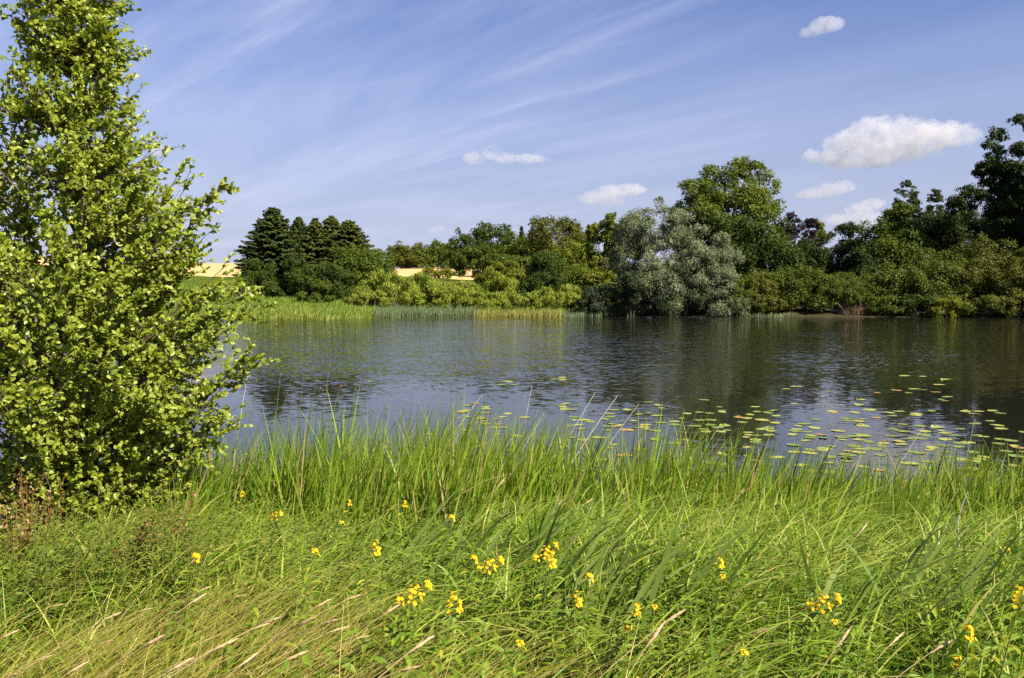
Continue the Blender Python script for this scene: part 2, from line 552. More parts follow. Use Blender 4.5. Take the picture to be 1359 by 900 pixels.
def build_lake():
    g = Geo()
    g.add([(-170, 4, 0), (170, 4, 0), (170, 118, 0), (-170, 118, 0)], np.array([[0, 1, 2, 3]]))
    m, nt, out = new_mat('lake_water')
    L = nt.links.new
    geo = N(nt, 'ShaderNodeNewGeometry')
    sep = N(nt, 'ShaderNodeSeparateXYZ')
    L(geo.outputs['Position'], sep.inputs[0])

    def slope(scale, stretch, detail, off, rot=0.0):
        mp = N(nt, 'ShaderNodeMapping')
        mp.inputs['Scale'].default_value = stretch
        mp.inputs['Location'].default_value = off
        mp.inputs['Rotation'].default_value = (0, 0, rot)
        L(geo.outputs['Position'], mp.inputs[0])
        n = N(nt, 'ShaderNodeTexNoise')
        n.inputs['Scale'].default_value = scale
        n.inputs['Detail'].default_value = detail
        n.inputs['Roughness'].default_value = 0.55
        n.inputs['Distortion'].default_value = 0.3
        L(mp.outputs[0], n.inputs['Vector'])
        s = N(nt, 'ShaderNodeSeparateColor')
        L(n.outputs['Color'], s.inputs[0])
        return math_node(nt, 'SUBTRACT', s.outputs[0], 0.5), math_node(nt, 'SUBTRACT', s.outputs[1], 0.5)

    a0, a1 = slope(8.0, (0.5, 1.0, 1), 3, (0, 0, 0), 0.25)
    b0, b1 = slope(1.3, (0.40, 1.0, 1), 2, (7, 3, 0), -0.2)
    # wind patches: calm water near the right bank, ruffled in the middle
    pn = N(nt, 'ShaderNodeTexNoise')
    pn.inputs['Scale'].default_value = 0.055
    pn.inputs['Detail'].default_value = 3
    mp = N(nt, 'ShaderNodeMapping')
    mp.inputs['Scale'].default_value = (0.7, 1.0, 1)
    mp.inputs['Location'].default_value = (2.0, 5.0, 0)
    L(geo.outputs['Position'], mp.inputs[0])
    L(mp.outputs[0], pn.inputs['Vector'])
    patch = maprange(nt, pn.outputs['Fac'], 0.35, 0.65, 0.7, 1.15)
    far = maprange(nt, sep.outputs['Y'], 20.0, 35.0, 0.15, 1.0)
    side = maprange(nt, sep.outputs['X'], -6.0, 18.0, 2.1, 1.05)
    amp = math_node(nt, 'MULTIPLY', math_node(nt, 'MULTIPLY', patch, far), side)
    sx = math_node(nt, 'MULTIPLY', math_node(nt, 'ADD', math_node(nt, 'MULTIPLY', a0, 0.34), math_node(nt, 'MULTIPLY', b0, 0.07)), amp)
    sy = math_node(nt, 'MULTIPLY', math_node(nt, 'ADD', math_node(nt, 'MULTIPLY', a1, 0.40), math_node(nt, 'MULTIPLY', b1, 0.09)), amp)
    cb = N(nt, 'ShaderNodeCombineXYZ')
    L(sx, cb.inputs[0])
    L(sy, cb.inputs[1])
    cb.inputs[2].default_value = 1.0
    vn = N(nt, 'ShaderNodeVectorMath', operation='NORMALIZE')
    L(cb.outputs[0], vn.inputs[0])
    p = N(nt, 'ShaderNodeBsdfPrincipled')
    p.inputs['Base Color'].default_value = (0.011, 0.011, 0.008, 1)
    p.inputs['Roughness'].default_value = 0.03
    p.inputs['IOR'].default_value = 1.33
    L(vn.outputs[0], p.inputs['Normal'])
    L(p.outputs[0], out.inputs[0])
    o = g.build('lake_water', m)
    tag(o, 'rippled dark blue lake', 'lake', kind='structure')


build_ground()
build_lake()


def build_wheat():
    xs = np.arange(-210, 8, 6.0)
    ys = np.arange(243, 389, 4.0)
    X, Y = np.meshgrid(xs, ys)
    X = X + 8 * np.sin(Y * 0.03)
    Z = terrain_z(X, Y) + 0.75
    Z[0, :] -= 0.9
    Z[:, -1] -= 0.9
    Z[:, 0] -= 0.9
    Z[-1, :] -= 0.9
    V = np.stack([X, Y, Z], -1).reshape(-1, 3)
    nx, ny = len(xs), len(ys)
    i = (np.arange(ny - 1)[:, None] * nx + np.arange(nx - 1)[None, :])
    F = np.stack([i, i + 1, i + nx + 1, i + nx], -1).reshape(-1, 4)
    g = Geo()
    g.add(V, F)
    o = g.build('wheat_field', M['wheat'], smooth=True)
    tag(o, 'ripe golden wheat field on the hill behind the trees', 'field', kind='structure')


build_wheat()

# ------------------------------------------------------------------ far trees
def sphere_dirs(n):
    return norm(rng.normal(size=(n, 3)))


def crown_lobes(W, Dp, H, n, r, prof, fill):
    """lobe centres and radii inside a crown of half widths W, Dp and height H (base at 0)"""
    C, R = [], []
    for k in range(n):
        u = sphere_dirs(1)[0]
        rad = fill * rng.uniform(0.75, 1.05) if rng.random() < 0.8 else rng.uniform(0.1, 0.6)
        zc = 0.5 + 0.5 * u[2] * rad
        s = np.interp(zc, prof[0], prof[1])
        hor = norm(u[None, :2])[0] * math.sqrt(rng.uniform(0.15, 1)) * fill
        C.append((W * s * hor[0], Dp * s * hor[1], H * zc))
        R.append(r * min(W, H * 0.5) * rng.uniform(0.7, 1.35) * (0.55 + 0.45 * s))
    return np.array(C), np.array(R)


PROF = {
    'round': ([0, .12, .4, .7, .9, 1], [.9, .98, 1, .86, .58, .3]),
    'dome': ([0, .15, .4, .7, .9, 1], [.95, 1, .95, .75, .45, .2]),
    'tall': ([0, .15, .45, .75, .92, 1], [.6, .95, 1, .75, .42, .12]),
    'cone': ([0, .1, .4, .75, 1], [.8, 1, .8, .42, .08]),
    'top': ([0, .2, .5, .8, 1], [.45, .7, .95, .9, .4]),
}

KIND = {
    #            lobes  r    leaf  asp  cov prof    fill  axis           mix  up
    'broad':    (40, .40, .31, .68, 9.0, 'round', .80, None, 0, .35),
    'open':     (80, .23, .34, .72, 9, 'top', .90, None, 0, .35),
    'bush':     (34, .40, .28, .62, 8.5, 'dome', .80, None, 0, .35),
    'sallow':   (34, .36, .38, .32, 9.0, 'dome', .82, (0.15, 0, 1), .75, .2),
    'willow':   (50, .30, .34, .30, 9.5, 'tall', .86, (0.1, 0, -1), .5, .2),
    'weeping':  (34, .36, .40, .26, 9.0, 'dome', .84, (0.1, 0, -1), .5, .2),
    'birch':    (110, .19, .24, .55, 6.5, 'cone', .88, (0, 0, -1), .4, .3),
    'pointed':  (40, .36, .30, .62, 8.0, 'cone', .84, None, 0, .35),
    'poplar':   (80, .25, .30, .72, 9, 'tall', .88, None, 0, .35),
    'brush':    (10, .40, .30, .12, 3.0, 'dome', .85, (0.2, 0, 1), .7, .2),
}


def make_crown(g, W, Dp, H, kind, D):
    n, r, leaf, asp, cov, prof, fill, axis, amix, up = KIND[kind]
    big = np.clip((W * H / 40) ** 0.35, 0.7, 1.5)
    n = int(n * big)
    C, R = crown_lobes(W, Dp, H, n, r / big ** .5, PROF[prof], fill)
    # second level: small clumps on each lobe
    sc, sr, st = [], [], []
    for c, q in zip(C, R):
        lt = rng.uniform(-.22, .22)
        for u in sphere_dirs(9):
            u[2] = u[2] * 0.8 + 0.15
            sc.append(c + u * q * rng.uniform(.45, .85))
            sr.append(q * rng.uniform(.32, .55))
            st.append(lt + rng.uniform(-.12, .12))
    sc, sr, st = np.array(sc), np.array(sr), np.array(st)
    ls = leaf * max(0.55, (D / 112) ** 0.75) * np.clip((W / 5) ** .3, .55, 1.1)
    nl = int(np.clip(cov * (2 * W * H * 0.75) / (ls * ls * asp * .5), 600, 40000))
    pr = sr ** 2
    k = rng.choice(len(sr), nl, p=pr / pr.sum())
    u = sphere_dirs(nl)
    axis0 = np.array([0, 0, H * .45])
    outw = norm(sc[k] - axis0)
    u = norm(u + outw * .45 + np.array([0, 0, .12]))
    P = sc[k] + u * (sr[k] * rng.uniform(.4, 1.2, nl))[:, None]
    P[:, 2] = np.maximum(P[:, 2], 0.05 * H * rng.random(nl))
    nn = norm(u * .9 + rng.normal(size=(nl, 3)) * .5 + np.array([0, 0, up]))
    ax = None
    if axis is not None:
        ax = norm(np.array(axis)[None] + u * .35 + rng.normal(size=(nl, 3)) * .25)
    fx = W / np.percentile(np.abs(P[:, 0]), 97)
    P[:, 0] *= fx
    C[:, 0] *= fx
    kites(g, P, nn, np.full(nl, ls), asp, ax, amix, np.clip(st[k] + rng.uniform(.15, .85, nl), 0, 1))
    return C, R


def plant_tree(cx, hw, top, D, kind, mat, label, cat='tree', name='tree', base=None, depth=None, bark='bark', group=None, cb=0.12):
    """a tree whose crown spans photo columns cx-hw..cx+hw and reaches row top, standing at distance D"""
    x = xof(cx, D)
    z0 = max(float(terrain_z(x, D)), 0.0) - 0.08
    zt = zof(top, D)
    H = zt - z0
    W = hw * D / FPX
    Dp = depth if depth else min(W * 0.9, max(W * .6, H * .45))
    e = empty(name, (x, D, z0), label, cat, group)
    shrub = cat in ('shrub', 'bush')
    zb = 0.0 if (shrub or base is None) else max(0.0, zof(base, D) - z0)
    if not shrub and base is None:
        zb = H * cb
    g = Geo()
    C, R = make_crown(g, W, Dp, H - zb, kind, D)
    V = np.concatenate(g.V)
    g.V = [V + np.array([0, 0, zb])]
    C = C + np.array([0, 0, zb])
    # keep the top of the crown at the measured height
    mz = np.percentile(g.V[0][:, 2], 99.7)
    g.V[0][:, 2] *= H / mz
    g.build('foliage' if shrub else 'crown', M[mat], e)
    t = Geo()
    if shrub:
        for c in C[rng.permutation(len(C))[:7]]:
            b = np.array([c[0] * .25, c[1] * .25, 0.0])
            p = [b, b * .6 + c * .4 + np.array([0, 0, .1 * H]), c]
            tube(t, p, [.05 + W * .012, .03 + W * .008, .02], 5)
        t.build('stem', M[bark], e)
    else:
        rt = max(.09, H * 0.016)
        sway = rng.normal(size=2) * H * .02
        pts = [np.array([sway[0] * s * s, sway[1] * s * s, s * H * .78]) for s in np.linspace(0, 1, 7)]
        tube(t, pts, np.linspace(rt * 1.15, rt * .2, 7), 7)
        for c in C[rng.permutation(len(C))[:10]]:
            s = np.clip((c[2] / H - .25), .1, .7)
            b = np.array([sway[0] * (s / .78) ** 2, sway[1] * (s / .78) ** 2, s * H])
            mid = b * .5 + c * .5 + np.array([0, 0, -.03 * H])
            tube(t, [b, mid, c], [rt * .45, rt * .28, rt * .1], 5)
        t.build('trunk', M[bark], e)
    return e


def plant_spruce(cx, hw, top, D, mat, label, blunt=0.0, name='spruce', lo=0.02, gap=0.42, group=None, cat='tree'):
    x = xof(cx, D)
    z0 = float(terrain_z(x, D)) - 0.05
    H = zof(top, D) - z0
    W = hw * D / FPX
    e = empty(name, (x, D, z0), label, cat, group)
    t = Geo()
    tube(t, [(0, 0, s * H) for s in (0, .3, .6, 1)], [H * .018, H * .013, H * .008, .02], 7)
    P, Nn, A, T = [], [], [], []
    z = lo * H
    while z < H * .985:
        f = 1 - z / H
        rad = W * (min(1.0, f * (1.05 + 1.1 * blunt)) ** .9) * rng.uniform(.8, 1.1) + .12
        nb = 6 + int(rad * 3.2)
        ph = rng.uniform(0, 6.28)
        for k in range(nb):
            a = ph + k * 6.283 / nb + rng.uniform(-.3, .3)
            L = rad * rng.uniform(.65, 1.15)
            o = np.array([math.cos(a), math.sin(a), 0])
            side = np.array([-o[1], o[0], 0])
            n = max(6, int(L * 26))
            s = rng.uniform(.12, 1, n) ** .8
            rise = float(np.interp(f, [0, .15, .5, 1], [.55, .2, -.02, -.12]))
            pz = z + L * (rise * s - .28 * s * s + .22 * s ** 4) + rng.normal(size=n) * .05
            lat = rng.uniform(-1, 1, n) * (.16 + .22 * L * (1 - s * .75) * s)
            p = o * (L * s)[:, None] + side * lat[:, None]
            p[:, 2] = pz - np.abs(lat) * .25
            P.append(p)
            Nn.append(norm(np.array([0, 0, 1]) + o * .35 + rng.normal(size=(n, 3)) * .45))
            A.append(norm(o * .7 + side * np.sign(lat)[:, None] * .6 + rng.normal(size=(n, 3)) * .2 + np.array([0, 0, -.25])))
            T.append(np.clip(rng.uniform(0, .75, n) + (s > .85) * .2 + rng.uniform(-.1, .1), 0, 1))
            if k % 2 == 0:
                tube(t, [(0, 0, z), tuple(o * L * .5 + np.array([0, 0, z + L * (rise * .5 - .07)])), tuple(o * L * .9 + np.array([0, 0, z + L * (rise * .9 - .1)]))], [.05, .035, .012], 4)
        z += gap * (.45 + .75 * f) * rng.uniform(.8, 1.2)
    g = Geo()
    n = sum(len(p) for p in P)
    sz = .52 * (D / 120) ** .7
    kites(g, np.concatenate(P), np.concatenate(Nn), np.full(n, sz), .42, np.concatenate(A), .85, np.concatenate(T), fold=.1)
    g.build('crown', M[mat], e)
    t.build('trunk', M['bark'], e)
    return e


def far_vegetation():
    # conifer group on the left
    plant_spruce(364, 50, 274, 126, 'needle', 'broad dark fir with drooping tiers, leftmost and widest of the conifers', blunt=.9, name='fir_tree', gap=.5)
    plant_spruce(398, 38, 287, 134, 'needle', 'slim pointed spruce right behind the broad dark fir', blunt=.45, name='spruce_tree')
    plant_spruce(420, 38, 289, 130, 'needle_warm', 'spruce with a narrow top, second slim one right of the broad fir', blunt=.6, name='spruce_tree')
    plant_spruce(441, 40, 286, 131, 'needle_warm', 'spruce in the middle of the conifers, with sky gaps between its tiers', blunt=.7, name='spruce_tree')
    plant_spruce(464, 42, 291, 128, 'needle_warm', 'rightmost spruce of the conifers with upswept right branches', blunt=.9, name='spruce_tree')
    plant_tree(432, 46, 308, 137, 'bush', 'dark_green', 'dark leafy mass closing the gaps behind the spruces', cb=.02)
    plant_tree(480, 40, 326, 121, 'broad', 'mid_green', 'rounded leafy tree at the right end of the conifer group', cb=.03)
    plant_tree(408, 34, 342, 118, 'bush', 'dark_green', 'dark leafy tree growing low in front of the conifers', cb=.02)
    plant_tree(345, 30, 345, 119, 'bush', 'dark_green', 'bushy dark green tree at the left foot of the broad fir', cb=.02)
    plant_tree(445, 26, 350, 116, 'bush', 'dark_green', 'deep green bushy tree under the rightmost spruce', cb=.02)
    plant_tree(500, 20, 338, 138, 'broad', 'olive', 'small olive tree peeping out right of the rounded leafy tree')
    plant_tree(427, 14, 371, 109, 'bush', 'mid_green', 'small upright green shrub alone in the meadow below the conifers', 'shrub', 'shrub')
    plant_tree(399, 8, 386, 110, 'bush', 'mid_green', 'tiny dark shrub in the meadow at the fir foot', 'shrub', 'shrub')
    # far row beyond the wheat
    for cx, hw, top, lab in ((516, 21, 334, 'low distant tree just right of the conifer group'),
                             (528, 19, 327, 'distant tree, second of the far row behind the golden field'),
                             (545, 21, 321, 'rounded distant tree, tallest at the left of the far row'),
                             (565, 20, 329, 'low distant tree in the middle of the far row'),
                             (586, 23, 319, 'pointed distant tree just above the visible strip of wheat')):
        plant_tree(cx, hw, top, 345, 'bush', 'olive' if hw == 21 else 'mid_green', lab, name='distant_tree', cb=.02)
    plant_tree(612, 17, 306, 270, 'broad', 'dark_green', 'dark round-topped tree at the left end of the wood behind the field', cb=.02)
    plant_tree(655, 28, 297, 250, 'broad', 'dark_green', 'tall dark oak-like tree behind the right end of the wheat strip', cb=.02)
    for cx, top, lab in ((676, 302, 'thin spruce tip right of the tall dark tree'), (692, 300, 'second thin spruce tip in the wood behind the field'),
                         (706, 299, 'third thin spruce tip beside the olive domed tree'), (780, 299, 'thin spruce tip at the right shoulder of the olive domed tree')):
        plant_spruce(cx, 12, top, 262, 'needle', lab, blunt=.3, name='spruce_tree', gap=.9)
    plant_tree(598, 12, 330, 300, 'broad', 'mid_green', 'low green tree between the far row and the dark round tree', cb=.02)
    plant_tree(637, 34, 326, 222, 'willow', 'mid_green', 'feathery green tree in front of the dark wood, above the wheat', cb=.02)
    plant_tree(692, 30, 309, 228, 'broad', 'mid_green', 'fresh green tree left of the olive domed tree', cb=.02)
    plant_tree(738, 40, 288, 215, 'broad', 'olive', 'large olive domed tree crowning the middle wood', cb=.02)
    plant_tree(772, 26, 303, 218, 'broad', 'mid_green', 'green tree tucked at the right side of the olive dome', cb=.02)
    plant_tree(700, 44, 338, 180, 'broad', 'mid_green', 'wide low green tree filling the space behind the round dark bush', cb=.02)
    plant_tree(668, 32, 346, 172, 'willow', 'light_green', 'light green feathery tree right of the wheat strip', cb=.02)
    plant_tree(748, 36, 322, 165, 'broad', 'light_green', 'light green tree behind the round dark bush', cb=.02)
    plant_tree(722, 31, 334, 124, 'bush', 'dark_green', 'round dark green bush-like tree with sunlit lower leaves', cb=.02)
    plant_tree(764, 24, 352, 128, 'bush', 'mid_green', 'mid green bushy tree right of the round dark one', cb=.02)
    plant_tree(800, 30, 297, 131, 'open', 'light_green', 'yellowish loose tree with bare tan limbs left of the silver willow', bark='pale_bark', cb=.05)
    plant_tree(826, 24, 284, 129, 'open', 'poplar', 'taller yellow-green tree directly behind the silver willow', cb=.05)
    plant_tree(790, 22, 346, 122, 'open', 'light_green', 'straggly tree with tan branches beside the dark waterside willow bush', bark='pale_bark', cb=.1)
    plant_tree(574, 13, 354, 238, 'bush', 'light_green', 'light round shrub at the left end of the wheat strip', 'shrub', 'shrub')
    plant_tree(593, 9, 356, 240, 'bush', 'light_green', 'small light shrub on the wheat strip edge', 'shrub', 'shrub')
    # sallows on the shore
    for cx, hw, top, D, lab in (
        (537, 58, 361, 110, 'large yellow-green sallow mound, biggest of the waterside shrubs on the left'),
        (493, 30, 384, 106.5, 'low yellow-green sallow sloping down to the reed bed'),
        (588, 36, 379, 109, 'yellow-green sallow right of the large mound'),
        (614, 30, 373, 116, 'sallow just below the wheat strip'),
        (641, 30, 386, 109, 'low sallow below the upright bright one'),
        (661, 27, 357, 121, 'upright bright sallow standing right of the wheat strip'),
        (692, 32, 388, 109, 'rounded sallow in front of the round dark bush, left one'),
        (735, 34, 379, 109.5, 'rounded sallow in front of the round dark bush, right one'),
        (768, 22, 378, 112, 'sallow between the round dark bush and the dark waterside willow bush'),
        (560, 30, 374, 116, 'sallow rising behind the large yellow-green mound'),
        (465, 24, 380, 117, 'small sallow at the foot of the rounded leafy tree'),
    ):
        plant_tree(cx, hw, top, D, 'sallow', 'sallow', lab, 'shrub', 'sallow_shrub', group='yellow-green shrubs on the far shore')
    plant_tree(797, 27, 377, 107.5, 'weeping', 'blue_willow', 'dark bluish willow bush hanging over the water', 'shrub', 'willow_shrub')
    # the silver willows
    for cx, hw, top, D, base, lab in (
        (868, 54, 267, 110, 400, 'tall silver-grey willow, higher of the two at the water edge'),
        (938, 42, 302, 109, 400, 'lower silver-grey willow leaning right over the water')):
        plant_tree(cx, hw, top, D, 'willow', 'silver', lab, name='willow_tree', cb=.02)
    plant_tree(868, 34, 345, 106.8, 'weeping', 'silver', 'low silver willow bush trailing into the water under the tall one', 'shrub', 'willow_shrub')
    plant_tree(950, 34, 352, 106.8, 'weeping', 'silver', 'silver willow bush at the right foot of the lower willow', 'shrub', 'willow_shrub')
    plant_tree(905, 34, 350, 106.6, 'weeping', 'blue_willow', 'dark willow bush filling the gap between the two silver willows', 'shrub', 'willow_shrub')
    plant_tree(838, 26, 362, 106.5, 'weeping', 'blue_willow', 'dark willow bush at the left foot of the tall silver willow', 'shrub', 'willow_shrub')
    plant_tree(985, 26, 372, 106.3, 'weeping', 'bank_green', 'green waterside bush between the silver willow and the right bank', 'shrub', 'bank_shrub')
    # poplar and the right bank
    plant_tree(966, 64, 212, 130, 'poplar', 'poplar', 'tall poplar with an open bright crown above the willows', name='poplar_tree', base=350)
    plant_tree(945, 46, 285, 127, 'broad', 'dark_green', 'dark tree under the left half of the tall poplar', cb=.02)
    plant_tree(1000, 50, 290, 124, 'broad', 'dark_green', 'broad dark green tree under the right half of the tall poplar', cb=.02)
    plant_tree(1054, 30, 284, 140, 'open', 'purple', 'purple copper beech behind the dark green trees', name='copper_beech', cb=.1)
    plant_tree(1083, 13, 291, 148, 'broad', 'light_green', 'small pale green tree top right of the copper beech')
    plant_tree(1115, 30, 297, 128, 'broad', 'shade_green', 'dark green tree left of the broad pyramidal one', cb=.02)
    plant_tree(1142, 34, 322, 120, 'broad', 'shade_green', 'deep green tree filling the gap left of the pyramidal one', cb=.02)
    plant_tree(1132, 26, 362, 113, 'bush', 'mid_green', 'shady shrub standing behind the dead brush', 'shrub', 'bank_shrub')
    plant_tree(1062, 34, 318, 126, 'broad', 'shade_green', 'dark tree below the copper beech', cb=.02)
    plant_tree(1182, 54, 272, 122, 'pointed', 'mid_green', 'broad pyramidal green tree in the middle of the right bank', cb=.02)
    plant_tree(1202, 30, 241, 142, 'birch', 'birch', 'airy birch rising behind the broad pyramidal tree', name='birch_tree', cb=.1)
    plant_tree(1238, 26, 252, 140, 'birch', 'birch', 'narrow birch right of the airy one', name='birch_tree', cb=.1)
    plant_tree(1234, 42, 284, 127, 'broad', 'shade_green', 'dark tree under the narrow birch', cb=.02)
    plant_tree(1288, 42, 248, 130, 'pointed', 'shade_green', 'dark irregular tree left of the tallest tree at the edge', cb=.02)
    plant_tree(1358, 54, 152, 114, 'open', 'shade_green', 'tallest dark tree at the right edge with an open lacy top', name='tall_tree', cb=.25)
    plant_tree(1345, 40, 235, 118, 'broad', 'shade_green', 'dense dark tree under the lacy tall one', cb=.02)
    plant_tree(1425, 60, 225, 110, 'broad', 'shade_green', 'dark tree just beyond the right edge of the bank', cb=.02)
    for cx, hw, top, D, kind, lab in (
        (1003, 38, 362, 108, 'bush', 'green shrub at the water right of the silver willows'),
        (1040, 34, 352, 109.5, 'bush', 'shrub with small leaves below the copper beech'),
        (1078, 36, 356, 108, 'bush', 'low bushy shrub overhanging the water left of the dead brush'),
        (1112, 30, 366, 106.5, 'sallow', 'upright grassy shrub just left of the dead brush'),
        (1160, 24, 376, 106, 'bush', 'small shrub directly right of the dead brush'),
        (1196, 40, 348, 107, 'bush', 'loose green shrub below the pyramidal tree'),
        (1245, 44, 332, 107.5, 'bush', 'large pale-topped shrub in the middle of the right bank'),
        (1296, 46, 318, 107, 'bush', 'tallest sunlit shrub of the right bank, near the edge'),
        (1350, 38, 331, 104, 'bush', 'shaded shrub at the right edge of the bank'),
        (1222, 30, 390, 103, 'bush', 'low light green shrub touching the water under the pale-topped shrub'),
        (1180, 22, 393, 104, 'bush', 'knee-high shrub touching the water near the dead brush'),
        (1305, 28, 392, 101, 'bush', 'dark low shrub touching the water near the right edge'),
        (1262, 24, 394, 101.8, 'bush', 'low shrub at the water between the light green and the dark one'),
        (1345, 34, 384, 99.5, 'bush', 'deep shaded shrub at the waterline by the right edge'),
        (1410, 44, 340, 100, 'bush', 'shrub just beyond the right edge'),
    ):
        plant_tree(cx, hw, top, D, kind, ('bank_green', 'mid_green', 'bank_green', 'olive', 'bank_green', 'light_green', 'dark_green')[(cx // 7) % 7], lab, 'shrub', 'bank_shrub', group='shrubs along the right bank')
    D = 105.4
    x = xof(1138, D)
    g = Geo()
    n = 420
    P = np.stack([rng.normal(0, 1.1, n), rng.normal(0, .4, n), np.full(n, -.05)], -1)
    blades(g, P, rng.uniform(.5, 2.3, n), rng.uniform(.03, .07, n), rng.normal(0, .35, (n, 2)), rng.uniform(0, .8, n), None, seg=4)
    o = g.build('dead_brush', M['dead'])
    o.location = (x, D, max(0.0, float(terrain_z(x, D))))
    tag(o, 'tangle of tan dead brush at the waterline of the right bank', 'brush', 'dead brush')


far_vegetation()


def far_reeds():
    def patch(x0px, x1px, D0, D1, n, h0, h1, mat, name, label, brown=0.0, w=.10):
        D = rng.uniform(0, 1, n)
        px = rng.uniform(x0px, x1px, n)
        xx = np.array([xof(a, 100) for a in px])
        yy0 = y_far(xx)
        yy = yy0 - 0.6 + D0 + D * (D1 - D0)
        xx = xx * yy / 100
        z = terrain_z(xx, yy)
        keep = z > -0.35
        xx, yy, z, D = xx[keep], yy[keep], z[keep], D[keep]
        n = len(xx)
        P = np.stack([xx, yy, np.maximum(z, -.1)], -1)
        g = Geo()
        t = rng.uniform(0, .8, n)
        t = np.where(rng.random(n) < brown * (1 - D), rng.uniform(.85, 1, n), t)
        lean = np.stack([rng.normal(.18, .15, n), rng.normal(0, .15, n)], -1)
        blades(g, P, rng.uniform(h0, h1, n), rng.uniform(.6, 1.3, n) * w, lean, rng.uniform(0, .4, n), t, seg=2)
        o = g.build(name, M[mat])
        tag(o, label, 'reeds', kind='stuff')
    patch(-60, 515, 0, 24, 30000, .40, .85, 'far_reed', 'reed_bed', 'bright green reed bed on the far shore below the conifers', .3)
    patch(495, 632, -.6, 1.8, 3000, .7, 1.5, 'grey_reed', 'grey_reeds', 'grey-green reeds at the water below the large sallow', .0, .07)
    patch(625, 745, -.6, 2.5, 3000, .5, 1.3, 'far_reed', 'shore_reeds', 'yellow-green reeds along the middle of the far shore', 1.0, .07)
    patch(700, 800, -.4, 2.0, 1200, .4, .9, 'grey_reed', 'low_reeds', 'low reeds near the dark willow bush', .2, .07)
    patch(965, 1060, -.1, 1.0, 260, .3, .6, 'grey_reed', 'bank_grass', 'rough grass along the foot of the right bank', .2, .07)
    patch(60, 350, 24, 75, 9000, .5, 1.1, 'far_reed', 'hill_grass', 'tall rough grass on the slope below the wheat', .35, .22)
    patch(480, 680, 12, 75, 8000, .6, 1.2, 'far_reed', 'hill_grass', 'tall rough grass between the sallows and the wheat', .2, .22)
    # rough meadow grass behind the shrubs
    patch(440, 830, 2, 16, 9000, .4, .9, 'far_reed', 'meadow_grass', 'rough meadow grass between the waterside shrubs', .1, .12)


far_reeds()


